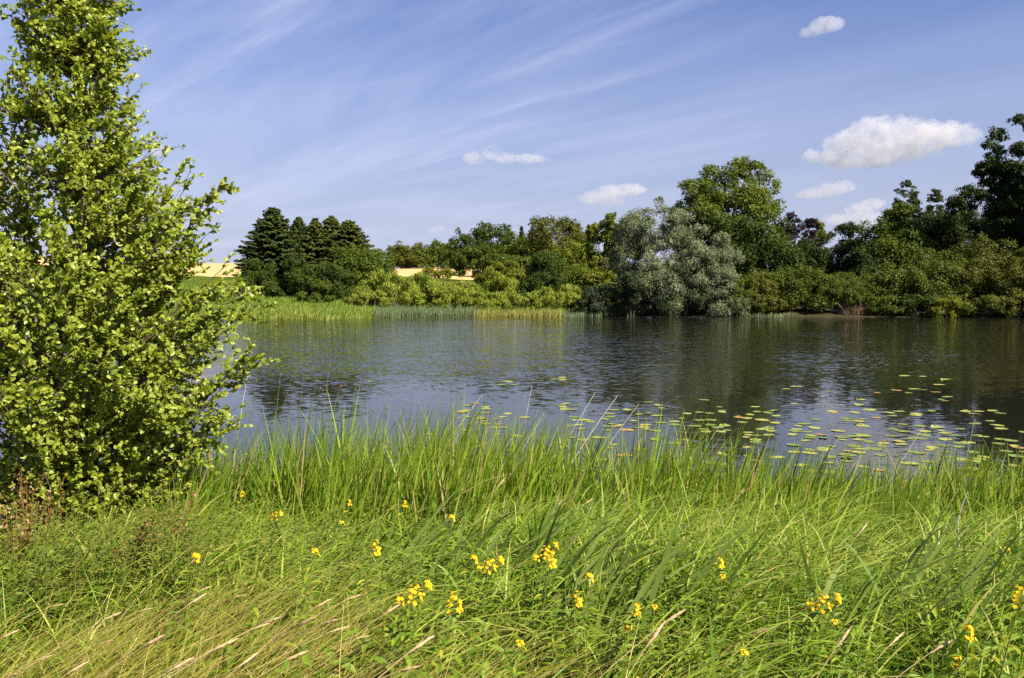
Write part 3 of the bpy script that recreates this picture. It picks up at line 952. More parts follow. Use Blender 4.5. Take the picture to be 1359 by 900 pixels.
# ------------------------------------------------------------------ near alder
def build_alder():
    B = np.array([-4.05, 7.3, 0.0])
    B[2] = float(terrain_z(B[0], B[1])) - .05
    e = empty('alder_tree', tuple(B), 'leafy young alder tree with round bright green leaves standing at the water on the left', 'tree')
    k = B[1] / FPX
    ys = [-160, -90, 0, 130, 190, 240, 300, 340, 430, 500, 560, 620, 690]
    rr = [8, 36, 66, 80, 112, 136, 172, 212, 238, 212, 196, 168, 120]
    zs = np.array([zof(y, B[1]) for y in ys])[::-1] - B[2]
    rs = np.array(rr)[::-1] * k * .96
    R = lambda z: np.interp(z, zs, rs)
    ztop = zs[-1]
    # several stems rising from one foot
    tr, br, lf = Geo(), Geo(), Geo()
    stems = []
    for sx, sy, f in ((0.05, 0.0, 1.0), (-.38, .25, .66), (.30, .25, .74), (-.12, .36, .70), (.42, .20, .55)):
        n = 12
        t = np.linspace(0, 1, n)
        p = np.stack([sx * t ** .7 * 1.3 + .10 * np.sin(3 * t + sx * 9), sy * t ** .7 * 1.3 + .06 * np.sin(4 * t + sy * 9), t * ztop * f], -1)
        stems.append(p)
        tube(tr, p, np.linspace(.050 * f + .012, .006, n), 8, .5)
    tr.build('trunk', M['alder_bark'], e, smooth=True)
    LP, LD, LN, LL, LT = [], [], [], [], []

    def twig(p0, d, L, nleaf, tint0):
        d = d / np.linalg.norm(d)
        s = np.linspace(0, 1, 5)
        bend = np.array([.22, 0, .06]) * L
        pts = p0 + d * L * s[:, None] + bend * (s ** 2)[:, None]
        tube(br, pts, np.linspace(.0035, .0012, 5), 3, .5)
        t = np.sort(rng.uniform(.05, 1.0, nleaf))
        P = p0 + d * L * t[:, None] + bend * (t ** 2)[:, None]
        r = rng.normal(size=(nleaf, 3))
        LP.append(P)
        LD.append(norm(d * .7 + r * .62 + np.array([.50, 0, .22])))
        LN.append(norm(rng.normal(size=(nleaf, 3)) * .62 + np.array([.40, -.45, .62])))
        LL.append(rng.uniform(.036, .070, nleaf) * (1.08 - .3 * t))
        LT.append(np.clip(rng.beta(2, 2.6, nleaf) * .75 + .22 * t + tint0, 0, .96))

    nb = 470
    for i in range(nb):
        z = ztop * ((i + rng.random()) / nb) ** .92 * .99 + .15
        a = rng.uniform(0, 2 * np.pi)
        rad = R(min(z, ztop)) * rng.uniform(.55, 1.12)
        tip = np.array([rad * math.cos(a), rad * .68 * math.sin(a), z])
        st = stems[np.argmin([np.hypot(*(q[np.argmin(abs(q[:, 2] - z)), :2] - tip[:2] * .4)) + (0 if q[-1, 2] > z else 9) for q in stems])]
        z0 = max(.12, z - rad * rng.uniform(.45, .95))
        j = np.argmin(abs(st[:, 2] - z0))
        p0 = st[j]
        s = np.linspace(0, 1, 7)
        mid = p0 * .5 + tip * .5 + np.array([0, 0, -.06 * rad])
        pts = ((1 - s) ** 2)[:, None] * p0 + (2 * s * (1 - s))[:, None] * mid + (s ** 2)[:, None] * tip
        tube(br, pts, np.linspace(.012, .0035, 7), 4, .5)
        L = np.linalg.norm(tip - p0)
        nt = int(7 + L * 10.5)
        tint0 = rng.uniform(-.10, .10)
        nt = max(5, int(nt * np.interp(z, [2.4, 3.8, 5.2], [1.0, .70, .60])))
        for q in range(nt):
            t = rng.uniform(.15, 1) ** .8 if q else 1.0
            pp = (1 - t) ** 2 * p0 + 2 * t * (1 - t) * mid + t * t * tip
            dd = norm((tip - p0)[None])[0]
            d = dd * .65 + rng.normal(size=3) * .55 + np.array([.22, 0, .22])
            twig(pp, d, rng.uniform(.14, .36) * (1.1 - .25 * t), int(rng.integers(10, 19)), tint0)
    for i in range(240):                       # short leafy shoots hiding the stems
        st = stems[rng.integers(0, len(stems))]
        p0 = st[rng.integers(1, max(3, int(len(st) * .75)))] + rng.normal(0, .05, 3)
        twig(p0, np.array([rng.normal(.15, .5), -abs(rng.normal(.6, .3)), .45]), rng.uniform(.22, .5), int(rng.integers(11, 20)), rng.uniform(-.1, .1))
    # the long bough reaching right
    for (tx, ty, nn) in ((306, 246, 26), (282, 268, 16), (262, 335, 15), (318, 430, 12), (296, 372, 16), (300, 352, 10)):
        tip = px2world(tx, ty, 7.15) - B
        st = stems[0]
        j = np.argmin(abs(st[:, 2] - (tip[2] - .75)))
        p0 = st[j]
        s = np.linspace(0, 1, 9)
        mid = p0 * .5 + tip * .5 + np.array([0, 0, -.10])
        pts = ((1 - s) ** 2)[:, None] * p0 + (2 * s * (1 - s))[:, None] * mid + (s ** 2)[:, None] * tip
        tube(br, pts, np.linspace(.014, .003, 9), 5, .5)
        for q in range(nn):
            t = .35 + .65 * (q + .5) / nn
            pp = (1 - t) ** 2 * p0 + 2 * t * (1 - t) * mid + t * t * tip
            d = norm((tip - p0)[None])[0] * .9 + rng.normal(size=3) * .45
            twig(pp, d, rng.uniform(.10, .22) * (1.25 - .5 * t), int(rng.integers(8, 13)), .05)
    br.build('branches', M['alder_bark'], e, smooth=True)
    leaves(lf, np.concatenate(LP), np.concatenate(LD), np.concatenate(LN), np.concatenate(LL), .70, np.concatenate(LT))
    lf.build('crown', M['alder'], e, smooth=True)


build_alder()

# ------------------------------------------------------------------ foreground grass and reeds
def lean_wind(n, m, s):
    return np.stack([rng.normal(m, s, n), rng.normal(-.03, s * .8, n)], -1)


def ground_pts(n, D0, D1, px0=-80, px1=1440, power=1.0):
    """random points on the bank, spread evenly over the ground that the distance band holds"""
    D = np.sqrt(rng.uniform(D0 ** 2, D1 ** 2, n))
    px = rng.uniform(px0, px1, n)
    x = (px - 679.5) / FPX * D
    z = terrain_z(x, D)
    return np.stack([x, D, z], -1), px


def vnoise(x, y, f, seed):
    r = np.random.default_rng(seed)
    out = 0
    for k in range(5):
        a = r.uniform(0, 6.28)
        ff = f * r.uniform(.6, 1.7)
        out = out + np.sin((x * math.cos(a) + y * math.sin(a)) * ff + r.uniform(0, 6.28))
    return out / 5 * 1.4


def build_grass():
    g = Geo()
    # under layer, dense and short
    P, px = ground_pts(17000, 1.9, 8.6)
    n = len(P)
    v = vnoise(P[:, 0], P[:, 1], 2.2, 5)
    h = rng.uniform(.14, .36, n) * (1 + .25 * v)
    dry = np.clip((620 - px) / 400, 0, 1) * np.clip((4.4 - P[:, 1]) / 1.2, 0, 1)
    t = np.clip(rng.beta(2, 2.4, n) * .6 + .10 * v + dry * .25, 0, 1)
    t = np.where(rng.random(n) < .04 + .12 * dry, rng.uniform(.88, 1, n), t)
    blades(g, P, h, rng.uniform(.005, .011, n), lean_wind(n, .3, .45), rng.uniform(.1, .9, n), t, seg=4)
    # tufts: blades that splay out from one foot and are bent over by the wind
    c, cp = ground_pts(1450, 2.2, 8.9)
    cv = vnoise(c[:, 0], c[:, 1], 1.6, 21)
    k = rng.integers(0, len(c), 18500)
    off = rng.normal(0, .042, (len(k), 2))
    P = c[k] + np.concatenate([off, np.zeros((len(k), 1))], 1)
    P[:, 2] = terrain_z(P[:, 0], P[:, 1])
    tt = rng.uniform(-.22, .22, len(c)) + .12 * cv
    th = rng.uniform(.65, 1.25, len(c)) * (1 + .18 * cv)
    tw = rng.choice([.55, .8, 1.0, 1.5], len(c), p=[.25, .3, .3, .15])
    n = len(P)
    pxx = P[:, 0] / P[:, 1] * FPX + 679.5
    low = 1 - .45 * np.clip((680 - pxx) / 300, 0, 1) * np.clip((4.8 - P[:, 1]) / 1.5, 0, 1)
    h = rng.uniform(.26, .60, n) * th[k] * low
    lean = np.stack([rng.normal(.30, .2, n), rng.normal(-.05, .2, n)], -1) + off * 6.5
    t = np.clip(rng.uniform(.15, .8, n) + tt[k], 0, .9)
    t = np.where(rng.random(n) < .035, rng.uniform(.9, 1, n), t)
    blades(g, P, h, rng.uniform(.011, .020, n) * tw[k], lean, rng.uniform(.25, 1.3, n), t, seg=6)
    # long arching blades lying over the rest
    P, px = ground_pts(5200, 3.0, 8.2)
    n = len(P)
    keepn = rng.random(n) < np.clip(.55 + .6 * vnoise(P[:, 0], P[:, 1], 1.4, 33), .1, 1) * np.clip((P[:, 1] - 3.0 + (px - 500) / 500), 0, 1)
    P = P[keepn]
    n = len(P)
    blades(g, P, rng.uniform(.42, .80, n), rng.uniform(.010, .019, n), lean_wind(n, .30, .26), rng.uniform(.6, 1.8, n), rng.uniform(.40, .95, n), seg=8)
    o = g.build('meadow_grass', M['grass'])
    tag(o, 'lush green meadow grass covering the near bank', 'grass', kind='stuff')

    # golden dry grass of the lower left, combed to the right by the wind
    g = Geo()
    P, px = ground_pts(26000, 1.9, 5.0, -150, 1300)
    lim = 4.05 - np.clip((px - 220) / 420, 0, 1) * 1.25 + .40 * vnoise(P[:, 0], P[:, 1], 2.5, 3)
    edge = np.clip((lim - P[:, 1]) / .5, 0, 1) * np.clip((1000 - px) / 350, .12, 1)
    keep = rng.random(len(P)) < edge * .42 + .010
    P = P[keep]
    n = len(P)
    blades(g, P, rng.uniform(.25, .62, n), rng.uniform(.0022, .0044, n), lean_wind(n, .80, .30), rng.uniform(.1, .6, n), np.clip(rng.beta(1.4, 1.5, n), 0, 1), seg=4)
    o = g.build('dry_grass', M['dry'])
    tag(o, 'fine golden dry grass combed to the right in the lower left', 'dry grass', kind='stuff')

    # the belt of upright reeds at the water, growing in clumps
    g = Geo()
    c, cp = ground_pts(900, 5.9, 10.6, 130, 1460)
    cv = vnoise(c[:, 0], c[:, 1], 1.3, 11)
    front = 6.3 + 1.25 * cv
    back = np.interp(cp, [130, 300, 560, 620, 760, 960, 1150, 1440], [10.3, 10.5, 10.3, 9.7, 9.6, 9.7, 9.3, 9.5]) + .45 * cv
    m = np.clip((c[:, 1] - front) / 1.5, 0, 1) * np.clip((back - c[:, 1]) / .4, 0, 1)
    ok = rng.random(len(c)) < m
    c, cp, cv, front = c[ok], cp[ok], cv[ok], front[ok]
    k = rng.integers(0, len(c), 9500)
    off = rng.normal(0, .095, (len(k), 2))
    P = c[k] + np.concatenate([off, np.zeros((len(k), 1))], 1)
    P[:, 2] = terrain_z(P[:, 0], P[:, 1])
    n = len(P)
    hh = np.interp(cp, [130, 280, 420, 520, 580, 660, 800, 950, 1100, 1300, 1440], [.95, 1.30, 1.45, 1.42, 1.40, 1.20, 1.15, 1.22, .95, .98, 1.15]) * rng.uniform(.62, 1.22, len(c)) * (1 + .12 * cv) * np.clip(.52 + (c[:, 1] - front) / 3.2, .5, 1)
    ct = rng.uniform(-.18, .18, len(c))
    h = hh[k] * (1 - .55 * rng.random(n) ** 2.2)
    t = np.clip(rng.beta(2, 2.2, n) * .8 + ct[k], 0, .9)
    t = np.where(rng.random(n) < .075, rng.uniform(.93, 1, n), t)
    cl = rng.normal(.17, .08, len(c))
    lean = np.stack([cl[k] + rng.normal(0, .14, n), rng.normal(0, .12, n)], -1) + off * .9
    blades(g, P, h, rng.uniform(.013, .031, n), lean, np.where(rng.random(n) < .22, rng.uniform(.4, 1.0, n), rng.uniform(0, .3, n)), t, seg=6, taper=.9)
    o = g.build('reed_belt', M['reed'])
    tag(o, 'belt of tall upright green reeds along the near waterline', 'reeds', kind='stuff')


build_grass()


# ------------------------------------------------------------------ herbs and broad-leaved clumps of the bank
def herb_plants(g, st, P, H, nl, L, wid=.36, up=.4):
    """small leafy herbs: a thin stem with pairs of leaves"""
    for p, h in zip(P, H):
        lean = np.array([rng.normal(.18, .15), rng.normal(0, .12), 1.0]) * h
        tube(st, [p, p + lean * .5 + np.array([0, 0, .02]), p + lean], [.003, .0025, .001], 3)
        n = int(nl * rng.uniform(.7, 1.3))
        t = np.linspace(.15, 1, n)
        a = np.arange(n) * 2.2 + rng.uniform(0, 6)
        d = np.stack([np.cos(a), np.sin(a), up + .5 * t], -1)
        leaves(g, p + lean * t[:, None], d, np.stack([-np.cos(a) * .5, -np.sin(a) * .5, np.ones(n)], -1) + rng.normal(size=(n, 3)) * .2,
               L * (1.15 - .55 * t) * rng.uniform(.8, 1.2, n), wid, np.clip(rng.uniform(0, .8, n) + rng.uniform(-.1, .15), 0, 1), curl=.2)


def build_herbs():
    def region(n, boxes, D0, D1):
        out = []
        for (x0, x1, d0, d1, k) in boxes:
            px = rng.uniform(x0, x1, k)
            D = rng.uniform(d0, d1, k)
            x = (px - 679.5) / FPX * D
            out.append(np.stack([x, D, terrain_z(x, D)], -1))
        return np.concatenate(out)
    g, st = Geo(), Geo()
    P = region(0, [(720, 1000, 2.9, 4.0, 110), (860, 1359, 2.6, 4.6, 60), (300, 800, 3.6, 6.2, 50), (1180, 1420, 3.0, 5.6, 70)], 0, 0)
    herb_plants(g, st, P, rng.uniform(.22, .48, len(P)), 22, .068, .24)
    P = region(0, [(250, 1380, 2.8, 5.6, 110)], 0, 0)
    herb_plants(g, st, P, rng.uniform(.18, .36, len(P)), 9, .12, .36, .7)
    o = g.build('leafy_herbs', M['herb'])
    tag(o, 'fresh green leafy herbs growing among the grass of the near bank', 'herbs', kind='stuff')
    o2 = st.build('stems', M['stem'], o)
    g, st = Geo(), Geo()
    P = region(0, [(-90, 260, 3.9, 6.4, 330), (200, 480, 4.4, 6.0, 90)], 0, 0)
    herb_plants(g, st, P, rng.uniform(.28, .60, len(P)), 24, .050, .40)
    o = g.build('dull_herbs', M['nettle'])
    tag(o, 'dull green and rusty weeds below the alder', 'weeds', kind='stuff')
    st.build('stems', M['stem'], o)


build_herbs()


def solve_D(px, py, h, lo=2.0, hi=9.5):
    Ds = np.linspace(lo, hi, 400)
    x = (px - 679.5) / FPX * Ds
    err = terrain_z(x, Ds) + h - (CAM_Z - (py - 394) / FPX * Ds)
    i = int(np.argmin(np.abs(err)))
    return Ds[i], x[i]


def build_iris():
    for (px, py, n, h, lab) in (
        (772, 735, 26, .78, 'broad grey-green leaf clump right of the largest yellow flower head'),
        (838, 765, 30, .82, 'biggest broad-leaved clump, its dark leaves arching right in the middle foreground'),
        (700, 705, 16, .74, 'broad-leaved clump just under the reeds in the middle of the bank'),
        (415, 712, 14, .72, 'broad-leaved clump below the pair of yellow spikes on the left of the bank'),
        (545, 712, 20, .76, 'broad-leaved clump beside the two-tiered yellow spike'),
        (610, 725, 14, .74, 'thin broad-leaved clump left of the low yellow flower pair'),
        (1120, 775, 16, .78, 'upright broad-leaved clump above the yellow flowers on the right'),
        (1225, 745, 20, .80, 'broad-leaved clump at the foot of the reeds left of the bleached stalk'),
        (1310, 780, 16, .75, 'broad-leaved clump right of the bleached stalk'),
    ):
        D, x = solve_D(px, py, h * .5)
        z = float(terrain_z(x, D))
        g = Geo()
        P = np.concatenate([rng.normal(0, .10, (n, 2)) * [1.4, 1], np.zeros((n, 1))], 1)
        P[:, 0] -= .12
        lean = np.stack([rng.normal(.42, .22, n), rng.normal(-.08, .15, n)], -1)
        blades(g, P, h * rng.uniform(.7, 1.15, n), rng.uniform(.022, .040, n), lean, rng.uniform(.1, .8, n), None, seg=8,
               face=rng.normal(.3, .6, n), taper=.8)
        o = g.build('broad_leaved_clump', M['iris'], smooth=True)
        o.location = (x, D, z - .02)
        tag(o, lab, 'plant', 'broad-leaved clumps on the bank')


build_iris()


def build_docks():
    for (px, py, h, lab) in ((30, 655, .85, 'rusty-brown seeding dock in front of the alder, leftmost'), (62, 668, .70, 'rusty-brown seeding dock, second from the left edge'),
                             (205, 690, .62, 'brown-green seeding dock right of the dark gap under the alder'), (150, 720, .5, 'small brown-green dock in the middle of the weeds'),
                             (8, 700, .6, 'rusty dock cut by the left edge of the view')):
        D, x = solve_D(px, py, h * .75)
        e = empty('dock_plant', (x, D, float(terrain_z(x, D)) - .02), lab, 'plant', 'rusty docks under the alder')
        st, g = Geo(), Geo()
        for k in range(6):
            a = rng.uniform(0, 6.28)
            d = np.array([math.cos(a) * .22 + .12, math.sin(a) * .22, 1.0])
            L = h * rng.uniform(.7, 1.05)
            tube(st, [(0, 0, 0), d * L * .5, d * L + np.array([.03, 0, 0])], [.005, .004, .0015], 4)
            n = 70
            t = rng.uniform(.4, 1, n)
            off = rng.normal(size=(n, 3)) * (.06 * (1.25 - t))[:, None]
            kites(g, d * L * t[:, None] + off, norm(rng.normal(size=(n, 3)) + np.array([.2, -.5, .4])), np.full(n, .028), .6)
        st.build('stem', M['rust'], e)
        g.build('leaves', M['dock_seed'], e)  # these kites are the rusty seed heads on the dock stems


M['dock_seed'] = leaf_mat('rusty_dock_seed', [(0, (0.09, 0.11, 0.015)), (.5, (0.17, 0.12, 0.03)), (1, (0.27, 0.15, 0.055))], 0.25, tcol=(1, .9, .7))
build_docks()

# ------------------------------------------------------------------ yellow loosestrife
def flower_cluster(n, r, hgt, c):
    g = Geo()
    for i in range(n):
        t = rng.random()
        a = rng.uniform(0, 6.28)
        rr = r * (1 - .55 * t) * math.sqrt(rng.uniform(.3, 1))
        p = c + np.array([rr * math.cos(a), rr * math.sin(a), (t - .5) * hgt])
        nrm = norm(np.array([[math.cos(a) + .2, math.sin(a) - .5, .5 + t]]) + rng.normal(size=(1, 3)) * .3)[0]
        u = norm(np.cross(nrm, rng.normal(size=3))[None])[0]
        v = np.cross(nrm, u)
        ang = np.arange(5) * 1.2566
        d = np.cos(ang)[:, None] * u + np.sin(ang)[:, None] * v + nrm * .35
        leaves(g, np.repeat(p[None], 5, 0), d, np.repeat(nrm[None], 5, 0), rng.uniform(.0075, .0100), .58, rng.uniform(.1, 1, 5), curl=.1,
               outline=[(.3, .32), (.7, .5)])
    return g


def build_loosestrife():
    protos = []
    for heads in ([(0, 0, 0, 26, .030, .075)], [(0, 0, .02, 20, .025, .065), (-.035, .02, -.085, 14, .024, .05)],
                  [(0, 0, 0, 26, .036, .065), (.055, .0, .022, 16, .024, .05), (-.05, .02, -.02, 13, .022, .04)], [(0, 0, 0, 11, .020, .038)]):
        e = empty('loosestrife', (0, 0, 0), 'x', 'flower')
        st, lf = Geo(), Geo()
        H = .52
        for (hx, hy, hz, *_r) in heads:
            p1 = np.array([hx, hy, H + hz])
            tube(st, [(hx * .2 - .10, hy * .2, 0), (hx * .5 - .06, hy * .5, H * .5), tuple(p1)], [.004, .0032, .0015], 5)
            n = 26
            t = np.linspace(.15, .93, n)
            b = np.stack([np.interp(t, [0, .5, 1], [hx * .2 - .10, hx * .5 - .06, hx]), hy * (.2 + .8 * t), t * (H + hz)], -1)
            a = np.arange(n) * 2.1
            leaves(lf, b, np.stack([np.cos(a), np.sin(a), .45 + 0 * a], -1), np.stack([-.4 * np.cos(a), -.4 * np.sin(a), 1 + 0 * a], -1), .085 * (1.1 - .5 * t), .30, curl=.22)
        st.build('stem', M['stem'], e)
        lf.build('leaves', M['herb'], e)
        for (hx, hy, hz, n, r, hg) in heads:
            flower_cluster(n, r, hg, np.array([hx, hy, H + hz])).build('flower_head', M['petal'], e)
        protos.append(e)
    spots = [
        (310, 662, 1, 'yellow loosestrife with two tiers, leftmost of the flowers below the reeds'),
        (356, 686, 2, 'yellow loosestrife with spreading heads, lower one of the left trio'),
        (371, 656, 3, 'small yellow loosestrife between the two bright ones of the left trio'),
        (393, 652, 0, 'bright yellow loosestrife at the upper right of the left trio'),
        (461, 672, 1, 'upright yellow spike standing alone right of the left trio'),
        (454, 691, 3, 'small yellow flower head just below the lone upright spike'),
        (532, 676, 1, 'tall two-tiered yellow spike right of the lone upright one'),
        (598, 690, 3, 'small yellow flower right of the tall two-tiered spike'),
        (490, 728, 0, 'loose pale yellow loosestrife below the lone upright spike'),
        (417, 733, 3, 'tiny yellow flower left of the loose pale loosestrife'),
        (622, 745, 3, 'small yellow head at the left of the low pair'),
        (648, 748, 2, 'yellow loosestrife with spread heads, left of the largest flower head'),
        (722, 740, 2, 'largest yellow flower head, in front of the broad-leaved clump'),
        (740, 748, 0, 'yellow head touching the right side of the largest one'),
        (797, 774, 3, 'small yellow head at the top right of the pair in front of the dark clump'),
        (782, 797, 0, 'full yellow head in front of the dark broad-leaved clump'),
        (548, 791, 2, 'wide yellow loosestrife low on the left near the dry grass'),
        (596, 802, 0, 'single yellow head right of the wide low loosestrife'),
        (842, 816, 1, 'yellow head low in the leafy herbs, left of two'),
        (881, 815, 3, 'yellow head low in the leafy herbs, right of two'),
        (966, 752, 0, 'yellow loosestrife standing below the reeds right of centre'),
        (962, 771, 3, 'small yellow head directly under the one right of centre'),
        (1098, 802, 2, 'spreading yellow loosestrife on the right of the bank'),
        (1132, 840, 3, 'small yellow head below right of the spreading one'),
        (980, 872, 3, 'tiny yellow flower at the bottom edge right of centre'),
        (1350, 733, 3, 'small orange-yellow flower at the right edge, upper'),
        (1352, 792, 0, 'orange-yellow loosestrife at the right edge, lower'),
        (1310, 855, 1, 'shaded yellow loosestrife in the bottom right corner'),
        (690, 870, 3, 'tiny yellow flower low in the middle of the bank'),
        (240, 745, 3, 'tiny yellow flower among the rusty weeds on the left'),
    ]
    used = set()
    for px, py, k, lab in spots:
        sc = rng.uniform(.84, 1.05)
        D, x = solve_D(px, py, .52 * sc)
        o = protos[k] if k not in used else copy_thing(protos[k])
        used.add(k)
        o['label'] = lab
        o['group'] = 'yellow loosestrife on the bank'
        o.location = (x, D, float(terrain_z(x, D)) - .01)
        o.scale = (sc, sc, sc)
        o.rotation_euler = (rng.normal(0, .05), rng.normal(0, .05), rng.uniform(-.6, .6))


build_loosestrife()


# ------------------------------------------------------------------ stalks with seed heads, bleached stems, rushes
def plume(c0, c1, r, n):
    """a furry spindle-shaped seed head along the line c0-c1"""
    g = Geo()
    k, sides = 14, 8
    t = np.linspace(0, 1, k)
    prof = np.maximum(np.sin(np.pi * np.clip(t * .9 + .07, 0, 1)) ** .7 * r, r * .06)
    pts = c0 + (c1 - c0) * t[:, None]
    tube(g, pts, prof, sides, .5)
    V = g.V[0].reshape(k, sides, 3)
    j = rng.uniform(.55, 1.35, (k, sides, 1))
    V = pts[:, None, :] + (V - pts[:, None, :]) * j + (c1 - c0) * rng.normal(0, .018, (k, sides, 1))
    g.V[0] = V.reshape(-1, 3)
    g.T[0] = rng.uniform(0, 1, k * sides)
    return g


def make_stalk(name, cat, L, lean, head, hr, smat, hmat, nhead=110, rad=.0022):
    e = empty(name, (0, 0, 0), 'x', cat)
    s = np.linspace(0, 1, 7)
    a = lean
    pts = np.stack([L * (np.sin(a) * s + .12 * np.sin(a) * s * s), 0 * s, L * (np.cos(a) * s - .10 * np.sin(a) * s * s)], -1)
    st = Geo()
    tube(st, pts, np.linspace(rad, rad * .55, 7), 4)
    st.build('stem', M[smat], e)
    tip = pts[-1]
    d = norm((pts[-1] - pts[-2])[None])[0]
    if head:
        plume(tip - d * head * .1, tip + d * head + np.array([.0, 0, -.012]), hr, nhead).build('seed_head', M[hmat], e)
    e['tip'] = [float(v) for v in tip + d * head * .45]
    return e


def place_stalk(o, px, py, sc, label, group, rz, far=False):
    tip = np.array(o['tip']) * sc
    if far:
        D = float(rng.uniform(8.4, 9.9))
        q = px2world(px, py, D)
        zg = -.1
        sc = sc * (q[2] - zg) / tip[2]
        tip = np.array(o['tip']) * (q[2] - zg) / np.array(o['tip'])[2]
        q = q - np.array([tip[0] * math.cos(rz), tip[0] * math.sin(rz), 0])
        o.location = (q[0], q[1], zg)
        o.rotation_euler = (0, 0, rz)
        o.scale = (1, 1, 1)
        o.scale = (tip[2] / o['tip'][2],) * 3
        o['label'] = label
        o['group'] = group
        del o['tip']
        return
    t = np.array([tip[0] * math.cos(rz), tip[0] * math.sin(rz), tip[2]])
    best = None
    for D in np.linspace(2.0, 11.0, 500):          # distance at which the foot stands on the ground
        q = px2world(px, py, D) - t
        g0 = float(terrain_z(q[0], q[1]))
        er = abs(q[2] - g0)
        if best is None or er < best[0]:
            best = (er, q, g0)
    _, q, g0 = best
    o.location = (q[0], q[1], g0)
    o.rotation_euler = (0, 0, rz)
    o.scale = (sc, sc, sc)
    o['label'] = label
    o['group'] = group
    if 'tip' in o:
        del o['tip']


def build_stalks():
    def series(name, cat, spec, spots, label, group, jitter=.25):
        proto = [make_stalk(name, cat, *q) for q in spec]
        tips = [list(p['tip']) for p in proto]
        used = set()
        for i, sp in enumerate(spots):
            px, py = sp[:2]
            lab = sp[2] if len(sp) > 2 else label
            k = i % len(proto)
            o = proto[k] if k not in used else copy_thing(proto[k])
            used.add(k)
            o['tip'] = tips[k]
            place_stalk(o, px, py, float(rng.uniform(.85, 1.15)), lab, group, float(rng.normal(0, jitter)), cat in ('rush', 'dry stem'))

    straw_spec = [(.66, .85, .070, .0052, 'straw', 'seed'), (.60, .95, .060, .0046, 'straw', 'seed'), (.68, .75, .085, .0055, 'straw', 'seed')]
    spots = [(15, 840), (76, 801), (103, 884), (18, 893), (195, 807), (262, 793), (272, 780), (345, 828), (204, 848), (362, 820), (318, 790), (407, 823),
             (440, 822), (450, 832), (428, 800), (60, 872), (140, 850), (330, 872), (395, 868), (545, 885), (240, 880), (300, 852), (480, 845), (520, 808), (150, 815), (470, 790), (560, 852)]
    series('grass_stalk', 'grass stalk', straw_spec, spots, 'golden grass stalk with a pale seed head leaning right in the lower left', 'seed-headed grass stalks in the dry grass')
    spots = [(345, 626), (441, 637), (565, 620), (577, 631), (480, 656), (443, 662), (742, 668), (780, 665), (983, 652), (760, 712), (1120, 842), (1250, 855),
             (870, 840), (895, 815), (1145, 700), (1010, 835), (665, 640), (1230, 655), (320, 655), (1190, 845)]
    series('grass_stalk', 'grass stalk', [(.58, .50, .10, .0055, 'straw', 'seed'), (.62, .72, .085, .005, 'straw', 'seed')], spots,
           'straw-coloured grass stalk with a seed head among the green reeds and herbs', 'straw seed heads among the green')
    rush = [(1.35, .10, .035, .006, 'stem', 'rust', 24, .0032), (1.3, .22, .04, .007, 'stem', 'rust', 24, .0032)]
    spots = [(372, 497), (388, 499), (403, 497), (420, 505), (437, 486), (452, 512), (472, 510), (496, 545), (340, 505), (425, 515), (605, 484), (513, 540), (1060, 572), (712, 520)]
    series('rush_stalk', 'rush', rush, spots, 'thin rush stalk with a rusty flower tuft against the water', 'rush stalks rising above the reeds')
    bl = [(1.25, .42, 0, 0, 'bleached', 'bleached', 0, .0042), (1.2, .15, 0, 0, 'bleached', 'bleached', 0, .003), (1.15, .5, 0, 0, 'bleached', 'bleached', 0, .0035)]
    spots = [(790, 521, 'longest slanting bleached stem, left of the two over the blue water'), (706, 512, 'nearly upright thin bleached stem left of the slanting pair'),
             (819, 526, 'slanting bleached stem, right of the two over the blue water'), (722, 549, 'short bleached stem below the nearly upright thin one'),
             (330, 489, 'pale upright stem beside the alder foliage'), (640, 524, 'pale stem over the water at the left lily pads'),
             (1114, 580, 'bleached stem in front of the lily carpet, left one'), (1055, 583, 'pale upright stem left of the lily carpet'),
             (1154, 590, 'bleached stem in front of the lily carpet, right one'), (1226, 566, 'slanting pale stem over the pale water on the right'),
             (1294, 556, 'dark water pale stem near the right edge'), (848, 536, 'thin slanting pale stem right of the slanting pair'), (955, 490 + 75, 'thin pale stem over the dark reflection')]
    series('dry_stem', 'dry stem', bl, spots, '', 'bleached stems over the water', .1)
    # one long bleached stalk on the right
    D = 5.3
    b, t = px2world(1276, 806, D), px2world(1264, 652, D)
    zg = float(terrain_z(b[0], D))
    o = empty('dry_stem', (b[0], D, zg), 'long crooked bleached stalk standing alone before the reeds on the right', 'dry stem', 'bleached stalk')
    st = Geo()
    h = t[2] - zg
    tube(st, [(0, 0, 0), (-.012, .01, h * .25), (-.035, 0, h * .5), (-.03, .02, h * .66), (-.012, .01, h * .84), (.02, 0, h)], [.0042, .004, .0038, .0034, .003, .002], 6)
    tube(st, [(-.035, 0, h * .5), (.01, -.02, h * .60), (.02, -.02, h * .63)], [.0025, .002, .001], 4)
    st.build('stem', M['bleached'], o)



build_stalks()


